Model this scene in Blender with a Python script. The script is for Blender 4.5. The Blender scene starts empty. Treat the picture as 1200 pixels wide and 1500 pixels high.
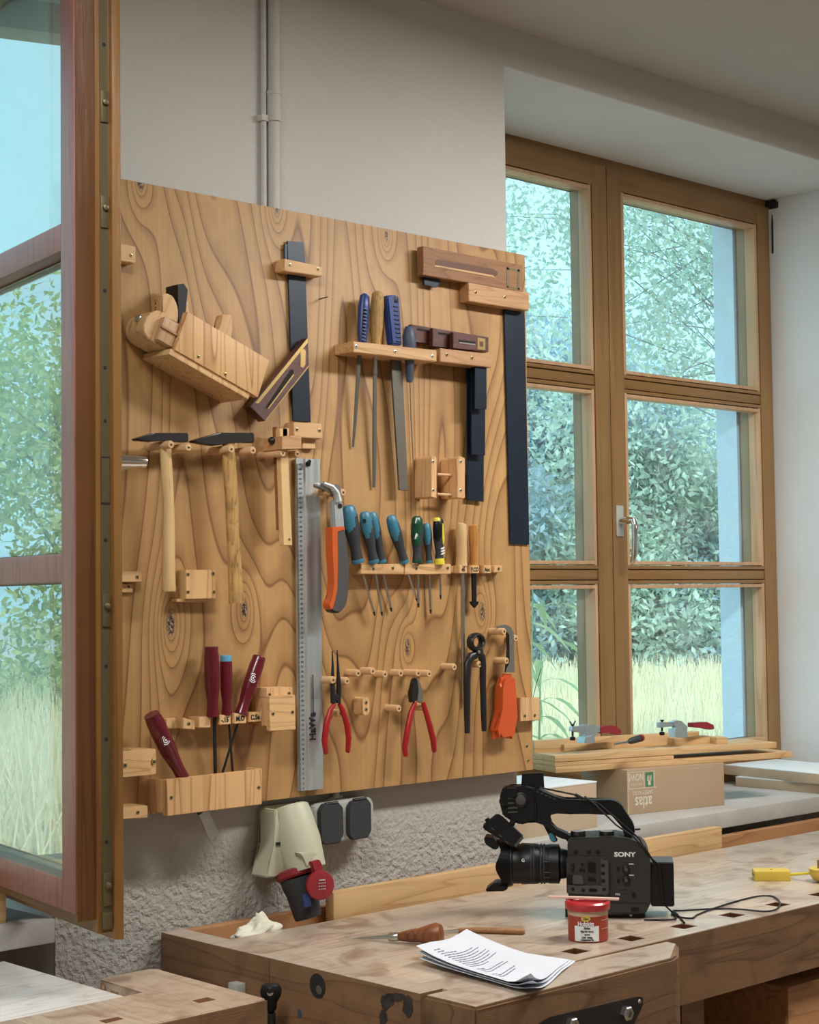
import bpy, bmesh, math, random
import numpy as np
from mathutils import Matrix, Vector
random.seed(4)
C = bpy.context.scene.collection
# ------------------------------------------------------------------ camera
F = 2469.5                       # focal length in pixels of the 1200x1500 frame
yaw, pit, rol = [math.radians(a) for a in (43.138, 2.862, -0.716)]
fw = Vector((math.sin(yaw)*math.cos(pit), math.cos(yaw)*math.cos(pit), math.sin(pit)))
r0 = Vector((math.cos(yaw), -math.sin(yaw), 0)); u0 = r0.cross(fw)
rt = r0*math.cos(rol) + u0*math.sin(rol); up = -r0*math.sin(rol) + u0*math.cos(rol)
EYE = Vector((0, 0, 1.5))
cam = bpy.data.cameras.new('camera'); co = bpy.data.objects.new('camera', cam); C.objects.link(co)
cam.sensor_fit = 'VERTICAL'; cam.sensor_height = 36; cam.lens = F*36/1500; cam.clip_start = .05; cam.clip_end = 400
co.matrix_world = Matrix(((rt.x, up.x, -fw.x, 0), (rt.y, up.y, -fw.y, 0), (rt.z, up.z, -fw.z, 1.5), (0, 0, 0, 1)))
bpy.context.scene.camera = co
vs = bpy.context.scene.view_settings
vs.view_transform = 'Standard'; vs.look = 'None'; vs.gamma = 1; vs.use_curve_mapping = False; vs.exposure = 0.0
# ------------------------------------------------------------------ sky, sun, room lamps
SKY = 2.1; SUN = 3.8; LAMP = 62
w = bpy.data.worlds.new('overcast'); bpy.context.scene.world = w; w.use_nodes = True
nt = w.node_tree; bg = nt.nodes['Background']; bg.inputs[1].default_value = SKY
tc = nt.nodes.new('ShaderNodeTexCoord'); nz = nt.nodes.new('ShaderNodeTexNoise'); nz.inputs['Scale'].default_value = 3; nz.inputs['Detail'].default_value = 5
cr = nt.nodes.new('ShaderNodeValToRGB'); cr.color_ramp.elements[0].position = .35; cr.color_ramp.elements[1].position = .7
cr.color_ramp.elements[0].color = (.36, .72, .88, 1); cr.color_ramp.elements[1].color = (.58, .90, .98, 1)
nt.links.new(tc.outputs['Generated'], nz.inputs['Vector']); nt.links.new(nz.outputs[0], cr.inputs[0]); nt.links.new(cr.outputs[0], bg.inputs[0])
sl = bpy.data.lights.new('sun', 'SUN'); sl.energy = SUN; sl.angle = math.radians(25); sl.color = (1, .97, .9)
so = bpy.data.objects.new('sun', sl); C.objects.link(so); so.rotation_euler = (math.radians(42), 0, math.radians(-15))
for nm, x, y, z, sx, sy, e, colr in (('lamp_a', 3.4, 1.45, 2.82, 1.3, .25, .95, (1, .985, .94)), ('lamp_b', .7, 1.5, 2.82, 1.3, .25, .75, (1, .985, .945)), ('lamp_c', 4.6, -.8, 2.82, 1.3, .25, .2, (1, .985, .945))):
    l = bpy.data.lights.new(nm, 'AREA'); l.shape = 'RECTANGLE'; l.size = sx; l.size_y = sy; l.energy = LAMP*e; l.color = colr
    o = bpy.data.objects.new(nm, l); C.objects.link(o); o.location = (x, y, z)

# ------------------------------------------------------------------ measuring: where a ray of the picture meets a wall, a table top ...
def ray(x, y): return fw + rt*((x-600)/F) - up*((y-750)/F)
def atY(x, y, Y): d = ray(x, y); return EYE + d*(Y/d.y)
def atZ(x, y, Z): d = ray(x, y); return EYE + d*((Z-1.5)/d.z)
def atX(x, y, X): d = ray(x, y); return EYE + d*(X/d.x)
D = 2.72; WALL = 2.765; WY = 3.165; CEIL = 2.875; RT = 2.781; SILL = .912; BT = .855

# ------------------------------------------------------------------ materials
def mat(name, col, rough=.6, metal=0, bump=0, bscale=200, var=0, vscale=8, coat=0, spec=.5):
    m = bpy.data.materials.new(name); m.use_nodes = True; n = m.node_tree.nodes; L = m.node_tree.links
    b = n['Principled BSDF']; b.inputs['Base Color'].default_value = (*col, 1)
    b.inputs['Roughness'].default_value = rough; b.inputs['Metallic'].default_value = metal
    b.inputs['Specular IOR Level'].default_value = spec; b.inputs['Coat Weight'].default_value = coat
    t = n.new('ShaderNodeTexCoord')
    z = n.new('ShaderNodeTexNoise'); z.inputs['Scale'].default_value = vscale; z.inputs['Detail'].default_value = 4
    L.new(t.outputs['Object'], z.inputs['Vector'])
    mx = n.new('ShaderNodeMix'); mx.data_type = 'RGBA'
    mx.inputs[6].default_value = (*[c*(1-(var or .05)) for c in col], 1); mx.inputs[7].default_value = (*[min(1, c*(1+(var or .05))) for c in col], 1)
    L.new(z.outputs[0], mx.inputs[0]); L.new(mx.outputs[2], b.inputs['Base Color'])
    if bump:
        z2 = n.new('ShaderNodeTexNoise'); z2.inputs['Scale'].default_value = bscale; z2.inputs['Detail'].default_value = 3
        L.new(t.outputs['Object'], z2.inputs['Vector'])
        bp = n.new('ShaderNodeBump'); bp.inputs['Strength'].default_value = 1; bp.inputs['Distance'].default_value = bump
        L.new(z2.outputs[0], bp.inputs['Height']); L.new(bp.outputs[0], b.inputs['Normal'])
    return m

def wood(name, light, dark, scale=(8, 8, 1), rings=7, rough=.6, width=.45, knots=(), dist=.4, grime=0, grimecol=(.1, .06, .04), gscale=4, fine=.12, fscale=40):
    """scale: how fast the growth rings change along x, y, z; small along the grain."""
    m = bpy.data.materials.new(name); m.use_nodes = True; n = m.node_tree.nodes; L = m.node_tree.links
    b = n['Principled BSDF']; b.inputs['Roughness'].default_value = rough
    t = n.new('ShaderNodeTexCoord'); mp = n.new('ShaderNodeMapping'); mp.inputs['Scale'].default_value = scale
    L.new(t.outputs['Object'], mp.inputs[0])
    z = n.new('ShaderNodeTexNoise'); z.inputs['Scale'].default_value = 1; z.inputs['Detail'].default_value = 1.2; z.inputs['Roughness'].default_value = .35; z.inputs['Distortion'].default_value = dist
    L.new(mp.outputs[0], z.inputs['Vector']); v = z.outputs[0]
    kmask = None
    def math2(op, a, bb, c=None):
        q = n.new('ShaderNodeMath'); q.operation = op
        for i, s in enumerate((a, bb, c)):
            if s is None: continue
            if isinstance(s, (int, float)): q.inputs[i].default_value = s
            else: L.new(s, q.inputs[i])
        return q.outputs[0]
    for (kx, kz, kr) in knots:
        s = n.new('ShaderNodeVectorMath'); s.operation = 'SUBTRACT'; s.inputs[1].default_value = (kx, 0, kz); L.new(t.outputs['Object'], s.inputs[0])
        s2 = n.new('ShaderNodeVectorMath'); s2.operation = 'MULTIPLY'; s2.inputs[1].default_value = (1, 0, .42); L.new(s.outputs[0], s2.inputs[0])
        ln = n.new('ShaderNodeVectorMath'); ln.operation = 'LENGTH'; L.new(s2.outputs[0], ln.inputs[0])
        e = math2('POWER', 2.718, math2('MULTIPLY', ln.outputs['Value'], -1/(kr*2.6)))
        v = math2('MULTIPLY_ADD', e, .30, v)
        mr = n.new('ShaderNodeMapRange'); mr.inputs[1].default_value = kr; mr.inputs[2].default_value = kr*.55; mr.inputs[3].default_value = 0; mr.inputs[4].default_value = 1
        L.new(ln.outputs['Value'], mr.inputs[0]); kmask = mr.outputs[0] if kmask is None else math2('MAXIMUM', kmask, mr.outputs[0])
    fr = math2('FRACT', math2('MULTIPLY', v, rings), 0)
    rp = n.new('ShaderNodeValToRGB'); e = rp.color_ramp.elements
    mid = [l*.55+d*.45 for l, d in zip(light, dark)]
    e[0].position = 0; e[0].color = (*light, 1); e[1].position = 1; e[1].color = (*light, 1)
    for p, c in ((1-width, light), (.86, mid), (.93, dark), (.97, mid)):
        q = e.new(p); q.color = (*c, 1)
    L.new(fr, rp.inputs[0]); colr = rp.outputs[0]
    # fibres
    m2 = n.new('ShaderNodeMapping'); m2.inputs['Scale'].default_value = [s*fscale if s > 3 else s*5 for s in scale]; L.new(t.outputs['Object'], m2.inputs[0])
    f = n.new('ShaderNodeTexNoise'); f.inputs['Scale'].default_value = 1; f.inputs['Detail'].default_value = 3; L.new(m2.outputs[0], f.inputs['Vector'])
    big = n.new('ShaderNodeTexNoise'); big.inputs['Scale'].default_value = gscale; big.inputs['Detail'].default_value = 5; L.new(t.outputs['Object'], big.inputs['Vector'])
    hs = n.new('ShaderNodeHueSaturation'); L.new(colr, hs.inputs['Color'])
    val = math2('MULTIPLY_ADD', f.outputs[0], fine*2, 1-fine); val = math2('MULTIPLY_ADD', big.outputs[0], .5, math2('SUBTRACT', val, .25)); L.new(val, hs.inputs['Value'])
    colr = hs.outputs[0]
    if kmask is not None:
        kn = n.new('ShaderNodeTexNoise'); kn.inputs['Scale'].default_value = 180; L.new(t.outputs['Object'], kn.inputs['Vector'])
        kc = n.new('ShaderNodeValToRGB'); kc.color_ramp.elements[0].color = (.035, .02, .012, 1); kc.color_ramp.elements[1].color = (.45, .33, .22, 1)
        kc.color_ramp.elements[0].position = .45; kc.color_ramp.elements[1].position = .65; L.new(kn.outputs[0], kc.inputs[0])
        mx = n.new('ShaderNodeMix'); mx.data_type = 'RGBA'; L.new(kmask, mx.inputs[0]); L.new(colr, mx.inputs[6]); L.new(kc.outputs[0], mx.inputs[7]); colr = mx.outputs[2]
    if grime:
        g = n.new('ShaderNodeTexNoise'); g.inputs['Scale'].default_value = gscale*2.2; g.inputs['Detail'].default_value = 6; g.inputs['Distortion'].default_value = 1
        L.new(t.outputs['Object'], g.inputs['Vector'])
        gr = n.new('ShaderNodeMapRange'); gr.inputs[1].default_value = .5; gr.inputs[2].default_value = .72; gr.inputs[4].default_value = grime; L.new(g.outputs[0], gr.inputs[0])
        mx = n.new('ShaderNodeMix'); mx.data_type = 'RGBA'; L.new(gr.outputs[0], mx.inputs[0]); L.new(colr, mx.inputs[6]); mx.inputs[7].default_value = (*grimecol, 1); colr = mx.outputs[2]
    L.new(colr, b.inputs['Base Color'])
    bp = n.new('ShaderNodeBump'); bp.inputs['Strength'].default_value = .5; bp.inputs['Distance'].default_value = .0008
    L.new(f.outputs[0], bp.inputs['Height']); L.new(bp.outputs[0], b.inputs['Normal'])
    return m

def plaster(name, col, rough_amp, sc):
    m = mat(name, col, .9, bump=rough_amp, bscale=sc, var=.06, vscale=2.5)
    return m

M = {}
M['wall'] = plaster('wall_plaster', (.62, .60, .565), .0014, 80)
M['wall_low'] = plaster('coarse_plaster', (.43, .405, .37), .0085, 85)
_n = M['wall_low'].node_tree.nodes; _L = M['wall_low'].node_tree.links   # the coarse spray gets finer towards the board
_sx = _n.new('ShaderNodeSeparateXYZ'); _tc = [q for q in _n if q.bl_idname == 'ShaderNodeTexCoord'][0]; _L.new(_tc.outputs['Object'], _sx.inputs[0])
_mr = _n.new('ShaderNodeMapRange'); _mr.inputs[1].default_value = 1.06; _mr.inputs[2].default_value = .96; _mr.inputs[3].default_value = .001; _mr.inputs[4].default_value = .0085; _L.new(_sx.outputs[2], _mr.inputs[0])
_L.new(_mr.outputs[0], [q for q in _n if q.bl_idname == 'ShaderNodeBump'][0].inputs['Distance'])
M['ceil'] = mat('ceiling_paint', (.52, .5, .47), .9, bump=.001, bscale=40)
M['reveal'] = mat('reveal_plaster', (.72, .72, .71), .85, bump=.0012, bscale=30, var=.05)
M['outwall'] = mat('outer_render', (.75, .8, .85), .9, bump=.002, bscale=90)
M['conc'] = mat('sill_concrete', (.46, .44, .41), .75, bump=.0012, bscale=60, var=.25, vscale=7)
M['dark'] = mat('dark_recess', (.02, .017, .015), .9)
M['floor'] = wood('floor_boards', (.3, .2, .12), (.15, .09, .05), (8, 1, 1), 5)
M['ply'] = wood('fir_plywood', (.50, .285, .110), (.215, .092, .030), (3.6, 3.6, .62), 20, .5, .50, dist=.55, fine=.13, gscale=5, grime=.30, grimecol=(.31, .155, .06),
                knots=[(atY(x_, y_, D).x-2.2, atY(x_, y_, D).z-1.66, r_) for x_, y_, r_ in ((250, 915, .012), (358, 893, .009), (707, 897, .010), (597, 948, .009), (206, 264, .011), (405, 303, .008), (566, 345, .006))])
M['pine'] = wood('pine_block', (.72, .45, .22), (.50, .27, .11), (30, 30, 3), 5, .5)
M['pinex'] = wood('pine_block_lying', (.70, .43, .20), (.50, .27, .11), (3, 30, 30), 5, .5)
M['strong'] = wood('striped_pine', (.70, .42, .19), (.40, .19, .07), (16, 16, 1.2), 9, .5)
M['dowel'] = mat('beech_dowel', (.68, .42, .22), .55, var=.1, vscale=60)
M['beech'] = wood('steamed_beech', (.57, .31, .145), (.44, .22, .09), (3, 40, 40), 4, .45)
M['ash'] = wood('pale_ash', (.74, .50, .24), (.60, .37, .16), (60, 60, 3), 3, .45)
M['oldash'] = wood('worn_ash', (.56, .33, .11), (.25, .13, .04), (90, 90, 6), 5, .55, grime=.5, grimecol=(.16, .09, .03), gscale=20)
M['rose'] = wood('rosewood', (.105, .030, .022), (.05, .014, .012), (8, 60, 60), 5, .35)
M['groove'] = mat('groove_brown', (.13, .045, .018), .5)
M['dowel2'] = wood('varnished_orange', (.58, .27, .07), (.38, .15, .04), (50, 50, 4), 4, .3)
M['brownw'] = wood('walnut_stock', (.33, .15, .055), (.21, .085, .03), (4, 60, 60), 4, .45)
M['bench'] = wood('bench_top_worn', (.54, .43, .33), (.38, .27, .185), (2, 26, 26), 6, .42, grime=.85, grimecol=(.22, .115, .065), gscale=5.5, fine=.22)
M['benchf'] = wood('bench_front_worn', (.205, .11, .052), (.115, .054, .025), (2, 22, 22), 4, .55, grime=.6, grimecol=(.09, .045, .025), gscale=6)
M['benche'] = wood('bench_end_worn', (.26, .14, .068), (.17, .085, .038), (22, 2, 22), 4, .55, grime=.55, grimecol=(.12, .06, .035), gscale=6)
M['rail'] = wood('bench_rail', (.42, .21, .09), (.28, .12, .05), (2, 22, 22), 4, .5)
M['bench2'] = wood('near_bench_top', (.80, .76, .72), (.62, .52, .44), (2.5, 26, 26), 5, .4, grime=.4, grimecol=(.50, .36, .28), gscale=5)  # near-white base colour also carries the window glare on the worn wood
M['bench3'] = wood('near_bench_block', (.56, .41, .29), (.42, .28, .18), (26, 2.5, 26), 5, .42, grime=.8, grimecol=(.30, .15, .08), gscale=8, fine=.2)
for k_ in ('bench', 'bench2', 'bench3'):
    q_ = M[k_].node_tree.nodes['Principled BSDF']; q_.inputs['Coat Weight'].default_value = 1; q_.inputs['Coat Roughness'].default_value = .30
M['plank'] = wood('spruce_plank', (.66, .43, .21), (.50, .29, .12), (2, 30, 30), 4, .5)
M['frame'] = wood('varnished_spruce', (.30, .165, .060), (.235, .125, .043), (30, 30, 1), 3, .35, fine=.06)
M['framex'] = wood('varnished_spruce_rail', (.29, .158, .056), (.235, .12, .041), (1, 30, 30), 3, .35, fine=.06)
M['frameold2'] = wood('old_varnished_core', (.115, .043, .011), (.075, .026, .007), (34, 34, 1), 3, .35, fine=.1)
M['frameold'] = wood('old_varnished_edge', (.225, .105, .027), (.155, .066, .016), (34, 34, 1), 3, .35, fine=.1)
M['bead'] = wood('lit_glazing_bead', (.60, .37, .21), (.48, .27, .13), (30, 30, 1.4), 3, .45)  # lighter than the frame: bright light on the beads is in the colour
M['red'] = wood('red_glaze', (.25, .085, .065), (.17, .05, .04), (40, 40, 2), 4, .38)
M['brass'] = mat('brass', (.72, .5, .2), .3, 1)
M['steel'] = mat('steel', (.55, .55, .53), .3, 1)
M['alu'] = mat('anodised_aluminium', (.56, .60, .61), .42, .75)
M['chrome'] = mat('chrome', (.8, .78, .75), .15, 1)
M['file'] = mat('file_steel', (.15, .135, .11), .5, .5, bump=.0006, bscale=900)
M['dsteel'] = mat('dark_steel', (.032, .03, .03), .35, .5)
M['blue'] = mat('blued_steel', (.010, .019, .036), .38, .2, var=.35, vscale=20)
M['black'] = mat('black_plastic', (.006, .006, .007), .42, spec=.35)
M['cbody'] = mat('camera_body', (.028, .026, .024), .5, bump=.0003, bscale=1200)
M['cgrey'] = mat('camera_grey', (.07, .066, .062), .5)
M['white'] = mat('white_print', (.85, .85, .85), .6)
M['ink'] = mat('black_ink', (.015, .015, .018), .6)
M['rubber'] = mat('grey_rubber', (.032, .035, .040), .6)
M['teal'] = mat('teal_plastic', (.045, .20, .30), .4)
M['rblue'] = mat('blue_plastic', (.02, .05, .22), .35)
M['gblue'] = mat('grey_blue_plastic', (.07, .09, .14), .5)
M['green'] = mat('green_plastic', (.006, .07, .035), .3)
M['yellow'] = mat('yellow_plastic', (.75, .62, .04), .4)
M['dyellow'] = mat('mustard_yellow', (.62, .45, .06), .4)
M['crim'] = mat('crimson_plastic', (.125, .004, .014), .28, coat=.4)
M['skyb'] = mat('blue_cap', (.10, .36, .55), .5)
M['rgrip'] = mat('red_dipped_grip', (.37, .012, .014), .35)
M['orange'] = mat('orange_grip', (.60, .095, .025), .35)
M['dorange'] = mat('orange_stripe', (.62, .11, .02), .4)
M['dgrip'] = mat('dark_grey_grip', (.07, .065, .068), .6)
M['cream'] = mat('cream_plastic', (.50, .50, .37), .45)
M['lgrey'] = mat('light_grey_plastic', (.45, .46, .42), .5)
M['ceered'] = mat('socket_red', (.27, .02, .03), .4)
M['canred'] = mat('tin_red', (.42, .012, .02), .35, coat=.3)
M['canbody'] = mat('tin_body', (.34, .045, .02), .4, var=.1)
M['print'] = mat('grey_print', (.16, .17, .22), .8)
M['paper'] = mat('paper', (.66, .68, .75), .8)
M['tissue'] = mat('tissue', (.68, .66, .55), .9, bump=.001, bscale=60)
M['card'] = mat('cardboard', (.42, .30, .19), .85, var=.06)
M['pbox'] = mat('pale_box_side', (.50, .38, .26), .8)
M['wtop'] = mat('white_board', (.78, .82, .82), .5)
M['zinc'] = mat('zinc', (.55, .66, .70), .3, .8)
M['latt'] = mat('dull_brass_fitting', (.16, .13, .07), .45, .6)
M['grass'] = mat('grass', (1.0, .76, .50), .9, var=.25, vscale=30)
M['ground'] = mat('meadow', (.55, .50, .46), .95, var=.2, vscale=2)
M['bark'] = mat('bark', (.30, .28, .26), .9, var=.3)  # bark lightened, distance haze is in its colour
def leafmat(name, a, b, tr=.35):
    m = mat(name, a, .6); n = m.node_tree.nodes; L = m.node_tree.links
    mx = [q for q in n if q.bl_idname == 'ShaderNodeMix'][0]; mx.inputs[6].default_value = (*a, 1); mx.inputs[7].default_value = (*b, 1)
    z = [q for q in n if q.bl_idname == 'ShaderNodeTexNoise'][0]; z.inputs['Scale'].default_value = 3; z.inputs['Detail'].default_value = 8; z.inputs['Roughness'].default_value = .8
    mr = n.new('ShaderNodeMapRange'); mr.inputs[1].default_value = .38; mr.inputs[2].default_value = .62; L.new(z.outputs[0], mr.inputs[0]); L.new(mr.outputs[0], mx.inputs[0])
    t = n.new('ShaderNodeBsdfTranslucent'); L.new(mx.outputs[2], t.inputs[0]); s = n.new('ShaderNodeMixShader'); s.inputs[0].default_value = tr
    out = n['Material Output']; L.new(n['Principled BSDF'].outputs[0], s.inputs[1]); L.new(t.outputs[0], s.inputs[2]); L.new(s.outputs[0], out.inputs[0])
    return m
LEAF = [leafmat('leaf_green', (.38, .50, .42), (.74, .82, .66)), leafmat('leaf_hazy_blue', (.34, .46, .50), (.64, .74, .78)), leafmat('leaf_light', (.36, .46, .18), (.76, .80, .42))]  # leaf tones lightened and blued, outdoor haze put into the colours
def glass(name, tint, refl):
    m = bpy.data.materials.new(name); m.use_nodes = True; n = m.node_tree.nodes; L = m.node_tree.links; n.remove(n['Principled BSDF'])
    tr = n.new('ShaderNodeBsdfTransparent'); tr.inputs[0].default_value = (*tint, 1)
    gl = n.new('ShaderNodeBsdfGlossy'); gl.inputs['Roughness'].default_value = 0.0; gl.inputs[0].default_value = (.95, .97, .97, 1)
    ge = n.new('ShaderNodeNewGeometry'); dt = n.new('ShaderNodeVectorMath'); dt.operation = 'DOT_PRODUCT'; L.new(ge.outputs['Incoming'], dt.inputs[0]); L.new(ge.outputs['Normal'], dt.inputs[1])
    def mm(op, a, bb):
        q = n.new('ShaderNodeMath'); q.operation = op
        for i, s_ in enumerate((a, bb)):
            if isinstance(s_, (int, float)): q.inputs[i].default_value = s_
            else: L.new(s_, q.inputs[i])
        return q
    f = mm('ADD', mm('MULTIPLY', mm('POWER', mm('SUBTRACT', 1, mm('ABSOLUTE', dt.outputs['Value'], 0).outputs[0]).outputs[0], 5).outputs[0], 1-refl).outputs[0], refl)
    t = n.new('ShaderNodeTexCoord'); z = n.new('ShaderNodeTexNoise'); z.inputs['Scale'].default_value = 8; z.inputs['Detail'].default_value = 6; L.new(t.outputs['Object'], z.inputs['Vector'])
    df = n.new('ShaderNodeBsdfDiffuse'); df.inputs[0].default_value = (.8, .85, .85, 1)
    mr = n.new('ShaderNodeMapRange'); mr.inputs[1].default_value = .35; mr.inputs[2].default_value = .8; mr.inputs[3].default_value = .02; mr.inputs[4].default_value = .12; L.new(z.outputs[0], mr.inputs[0])
    d = n.new('ShaderNodeMixShader'); L.new(mr.outputs[0], d.inputs[0]); L.new(tr.outputs[0], d.inputs[1]); L.new(df.outputs[0], d.inputs[2])
    s = n.new('ShaderNodeMixShader'); L.new(f.outputs[0], s.inputs[0]); L.new(d.outputs[0], s.inputs[1]); L.new(gl.outputs[0], s.inputs[2]); L.new(s.outputs[0], n['Material Output'].inputs[0])
    return m
M['glass'] = glass('dusty_pane', (.88, .96, .99), .03)
M['glassr'] = glass('reflective_pane', (.80, .93, .93), .16)  # reflectance raised to brighten the mirrored sky

# ------------------------------------------------------------------ mesh helpers
I4 = Matrix.Identity(4)
def T(x=0, y=0, z=0): return Matrix.Translation((x, y, z))
def R(a, ax): return Matrix.Rotation(math.radians(a), 4, ax)
def addface(bm, vs_):
    try: bm.faces.new(vs_)
    except ValueError: pass
def box(bm, x0, x1, y0, y1, z0, z1, m=I4, bev=0):
    t = bmesh.new()
    v = [t.verts.new((x, y, z)) for x in (x0, x1) for y in (y0, y1) for z in (z0, z1)]
    for f in ((0, 1, 3, 2), (4, 6, 7, 5), (0, 4, 5, 1), (2, 3, 7, 6), (0, 2, 6, 4), (1, 5, 7, 3)): t.faces.new([v[i] for i in f])
    if bev: bmesh.ops.bevel(t, geom=t.edges[:], offset=bev, segments=2, affect='EDGES', profile=.6)
    join(bm, t, m)
def join(bm, t, m=I4):
    mp = {v: bm.verts.new(m @ v.co) for v in t.verts}
    for f in t.faces:
        nf = bm.faces.new([mp[v] for v in f.verts]); nf.smooth = f.smooth; nf.material_index = f.material_index
    t.free()
def loft(bm, rings, cap=True, smooth=False, closed=True):
    """rings: lists of points, same count."""
    R_ = [[bm.verts.new(p) for p in r] for r in rings]; n = len(R_[0])
    for a, b in zip(R_, R_[1:]):
        for i in range(n if closed else n-1):
            f = bm.faces.new((a[i], a[(i+1) % n], b[(i+1) % n], b[i])); f.smooth = smooth
    if cap:
        for r in (R_[0][::-1], R_[-1]): addface(bm, r)
def prism(bm, front, back, bev=0):
    t = bmesh.new(); n = len(front)
    loft(t, [front, back])
    if bev: bmesh.ops.bevel(t, geom=t.edges[:], offset=bev, segments=2, affect='EDGES')
    join(bm, t)
def prismY(bm, px, Y, dep, bev=0):
    """an outline measured on the plane Y, given thickness dep away from the viewer"""
    f = [atY(x, y, Y) for x, y in px]; prism(bm, f, [p + Vector((0, dep, 0)) for p in f], bev)
def tube(bm, pts, rad, seg=12, flat=1, fdir=None, cap=True):
    pts = [Vector(p) for p in pts]; rad = rad if isinstance(rad, (list, tuple)) else [rad]*len(pts)
    t0 = (pts[1]-pts[0]).normalized()
    ref = Vector(fdir) if fdir else (Vector((0, 1, 0)) if abs(t0.y) < .9 else Vector((1, 0, 0)))
    rings = []
    for i, p in enumerate(pts):
        t = (pts[min(i+1, len(pts)-1)]-pts[max(i-1, 0)]).normalized()
        a = (ref - t*ref.dot(t)).normalized(); b = t.cross(a); ref = a if not fdir else ref
        rings.append([p + (a*math.cos(k*2*math.pi/seg)*flat + b*math.sin(k*2*math.pi/seg))*rad[i] for k in range(seg)])
    loft(bm, rings, cap, smooth=True)
def lathe(bm, prof, m=I4, seg=20):
    """prof: (radius, height) pairs up the local z axis"""
    rings = [[m @ Vector((max(r, 1e-5)*math.cos(k*2*math.pi/seg), max(r, 1e-5)*math.sin(k*2*math.pi/seg), z)) for k in range(seg)] for r, z in prof]
    loft(bm, rings, True, smooth=True)
def axis(p, q, roll=(0, 1, 0)):
    """frame at p whose z axis points to q"""
    z = (Vector(q)-Vector(p)).normalized(); r = Vector(roll); x = (r - z*r.dot(z)).normalized(); y = z.cross(x)
    return Matrix(((x.x, y.x, z.x, p[0]), (x.y, y.y, z.y, p[1]), (x.z, y.z, z.z, p[2]), (0, 0, 0, 1)))
def obj(name, bm, m, parent=None, world=True, kind=None, label=None, sharp=True):
    if callable(bm):
        b = bmesh.new(); bm(b); bm = b
    me = bpy.data.meshes.new(name)
    if parent is not None and world:
        inv = WM[parent.name].inverted(); bm.transform(inv)
    bmesh.ops.recalc_face_normals(bm, faces=bm.faces[:]); bm.to_mesh(me); bm.free()
    for q in (m if isinstance(m, (list, tuple)) else [m]): me.materials.append(q)
    if sharp: me.set_sharp_from_angle(angle=math.radians(40))
    o = bpy.data.objects.new(name, me); C.objects.link(o)
    if parent is not None: o.parent = parent; WM[o.name] = WM[parent.name]
    else: WM[o.name] = I4
    if kind: o['kind'] = kind
    if label: o['label'] = label
    return o
WM = {}
def thing(name, label, cat, m=I4, group=None, kind=None):
    o = bpy.data.objects.new(name, None); C.objects.link(o)
    if not isinstance(m, Matrix): m = T(*m)
    o.matrix_world = m; o.empty_display_size = .05; WM[o.name] = m.copy()
    if label: o['label'] = label; o['category'] = cat
    if group: o['group'] = group
    if kind: o['kind'] = kind
    return o
def struct(name, f, m): return obj(name, f, m, kind='structure')
def copy_of(src, parent, loc, name=None):
    c = src.copy(); C.objects.link(c); c.parent = parent; c.location = loc; WM[c.name] = WM[parent.name]; return c
def text(name, s, size, m, mt, parent, ext=.0002, align='CENTER', bold=0, sx=1):
    cu = bpy.data.curves.new('t', 'FONT'); cu.body = s; cu.size = size; cu.extrude = ext; cu.align_x = align; cu.align_y = 'CENTER'; cu.offset = bold; cu.resolution_u = 3
    t = bpy.data.objects.new('t', cu); C.objects.link(t); dg = bpy.context.evaluated_depsgraph_get(); me = bpy.data.meshes.new_from_object(t.evaluated_get(dg))
    bpy.data.objects.remove(t); me.materials.clear(); me.materials.append(mt)
    me.transform(WM[parent.name].inverted() @ m @ Matrix.Diagonal((sx, 1, 1, 1)))
    o = bpy.data.objects.new(name, me); C.objects.link(o); o.parent = parent; WM[o.name] = WM[parent.name]; return o
FACE = Matrix(((1, 0, 0, 0), (0, 0, -1, 0), (0, 1, 0, 0), (0, 0, 0, 1)))   # text lying in XZ, facing -Y
# screw head, shared mesh: ring of metal with a dark recess, facing -Y
def screwmesh():
    b = bmesh.new(); q = R(90, 'X')
    lathe(b, [(.0042, -.002), (.0042, .0004), (.0036, .0007), (.0019, .0007)], q, 14)
    n0 = len(b.faces); lathe(b, [(.0019, .0003), (.0019, .0009), (.0002, .0009)], q, 8)
    b.faces.ensure_lookup_table()
    for f in b.faces[n0:]: f.material_index = 1
    me = bpy.data.meshes.new('screw'); b.to_mesh(me); b.free(); me.materials.append(M['screw']); me.materials.append(M['dark']); return me
M['screw'] = mat('screw_metal', (.42, .32, .16), .35, .8)
SCREW = screwmesh(); 
M['screwl'] = mat('bright_screw', (.75, .72, .62), .3, .8)
SCREWL = SCREW.copy(); SCREWL.materials[0] = M['screwl']
def screw(parent, p, s=1, bright=False):
    o = bpy.data.objects.new('screw', SCREWL if bright else SCREW); C.objects.link(o); o.parent = parent
    o.matrix_local = WM[parent.name].inverted() @ T(*p) @ Matrix.Scale(s, 4); WM[o.name] = WM[parent.name]; return o
def screwpx(parent, x, y, Y, s=1, bright=False): return screw(parent, atY(x, y, Y), s, bright)

# ================================================================== the room
def f(b):
    # pier between the two windows, lintel over each, parapets under the sills
    box(b, 1.675, 2.922, WALL, 3.33, 0, CEIL)
struct('wall_pier', f, M['wall'])
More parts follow.
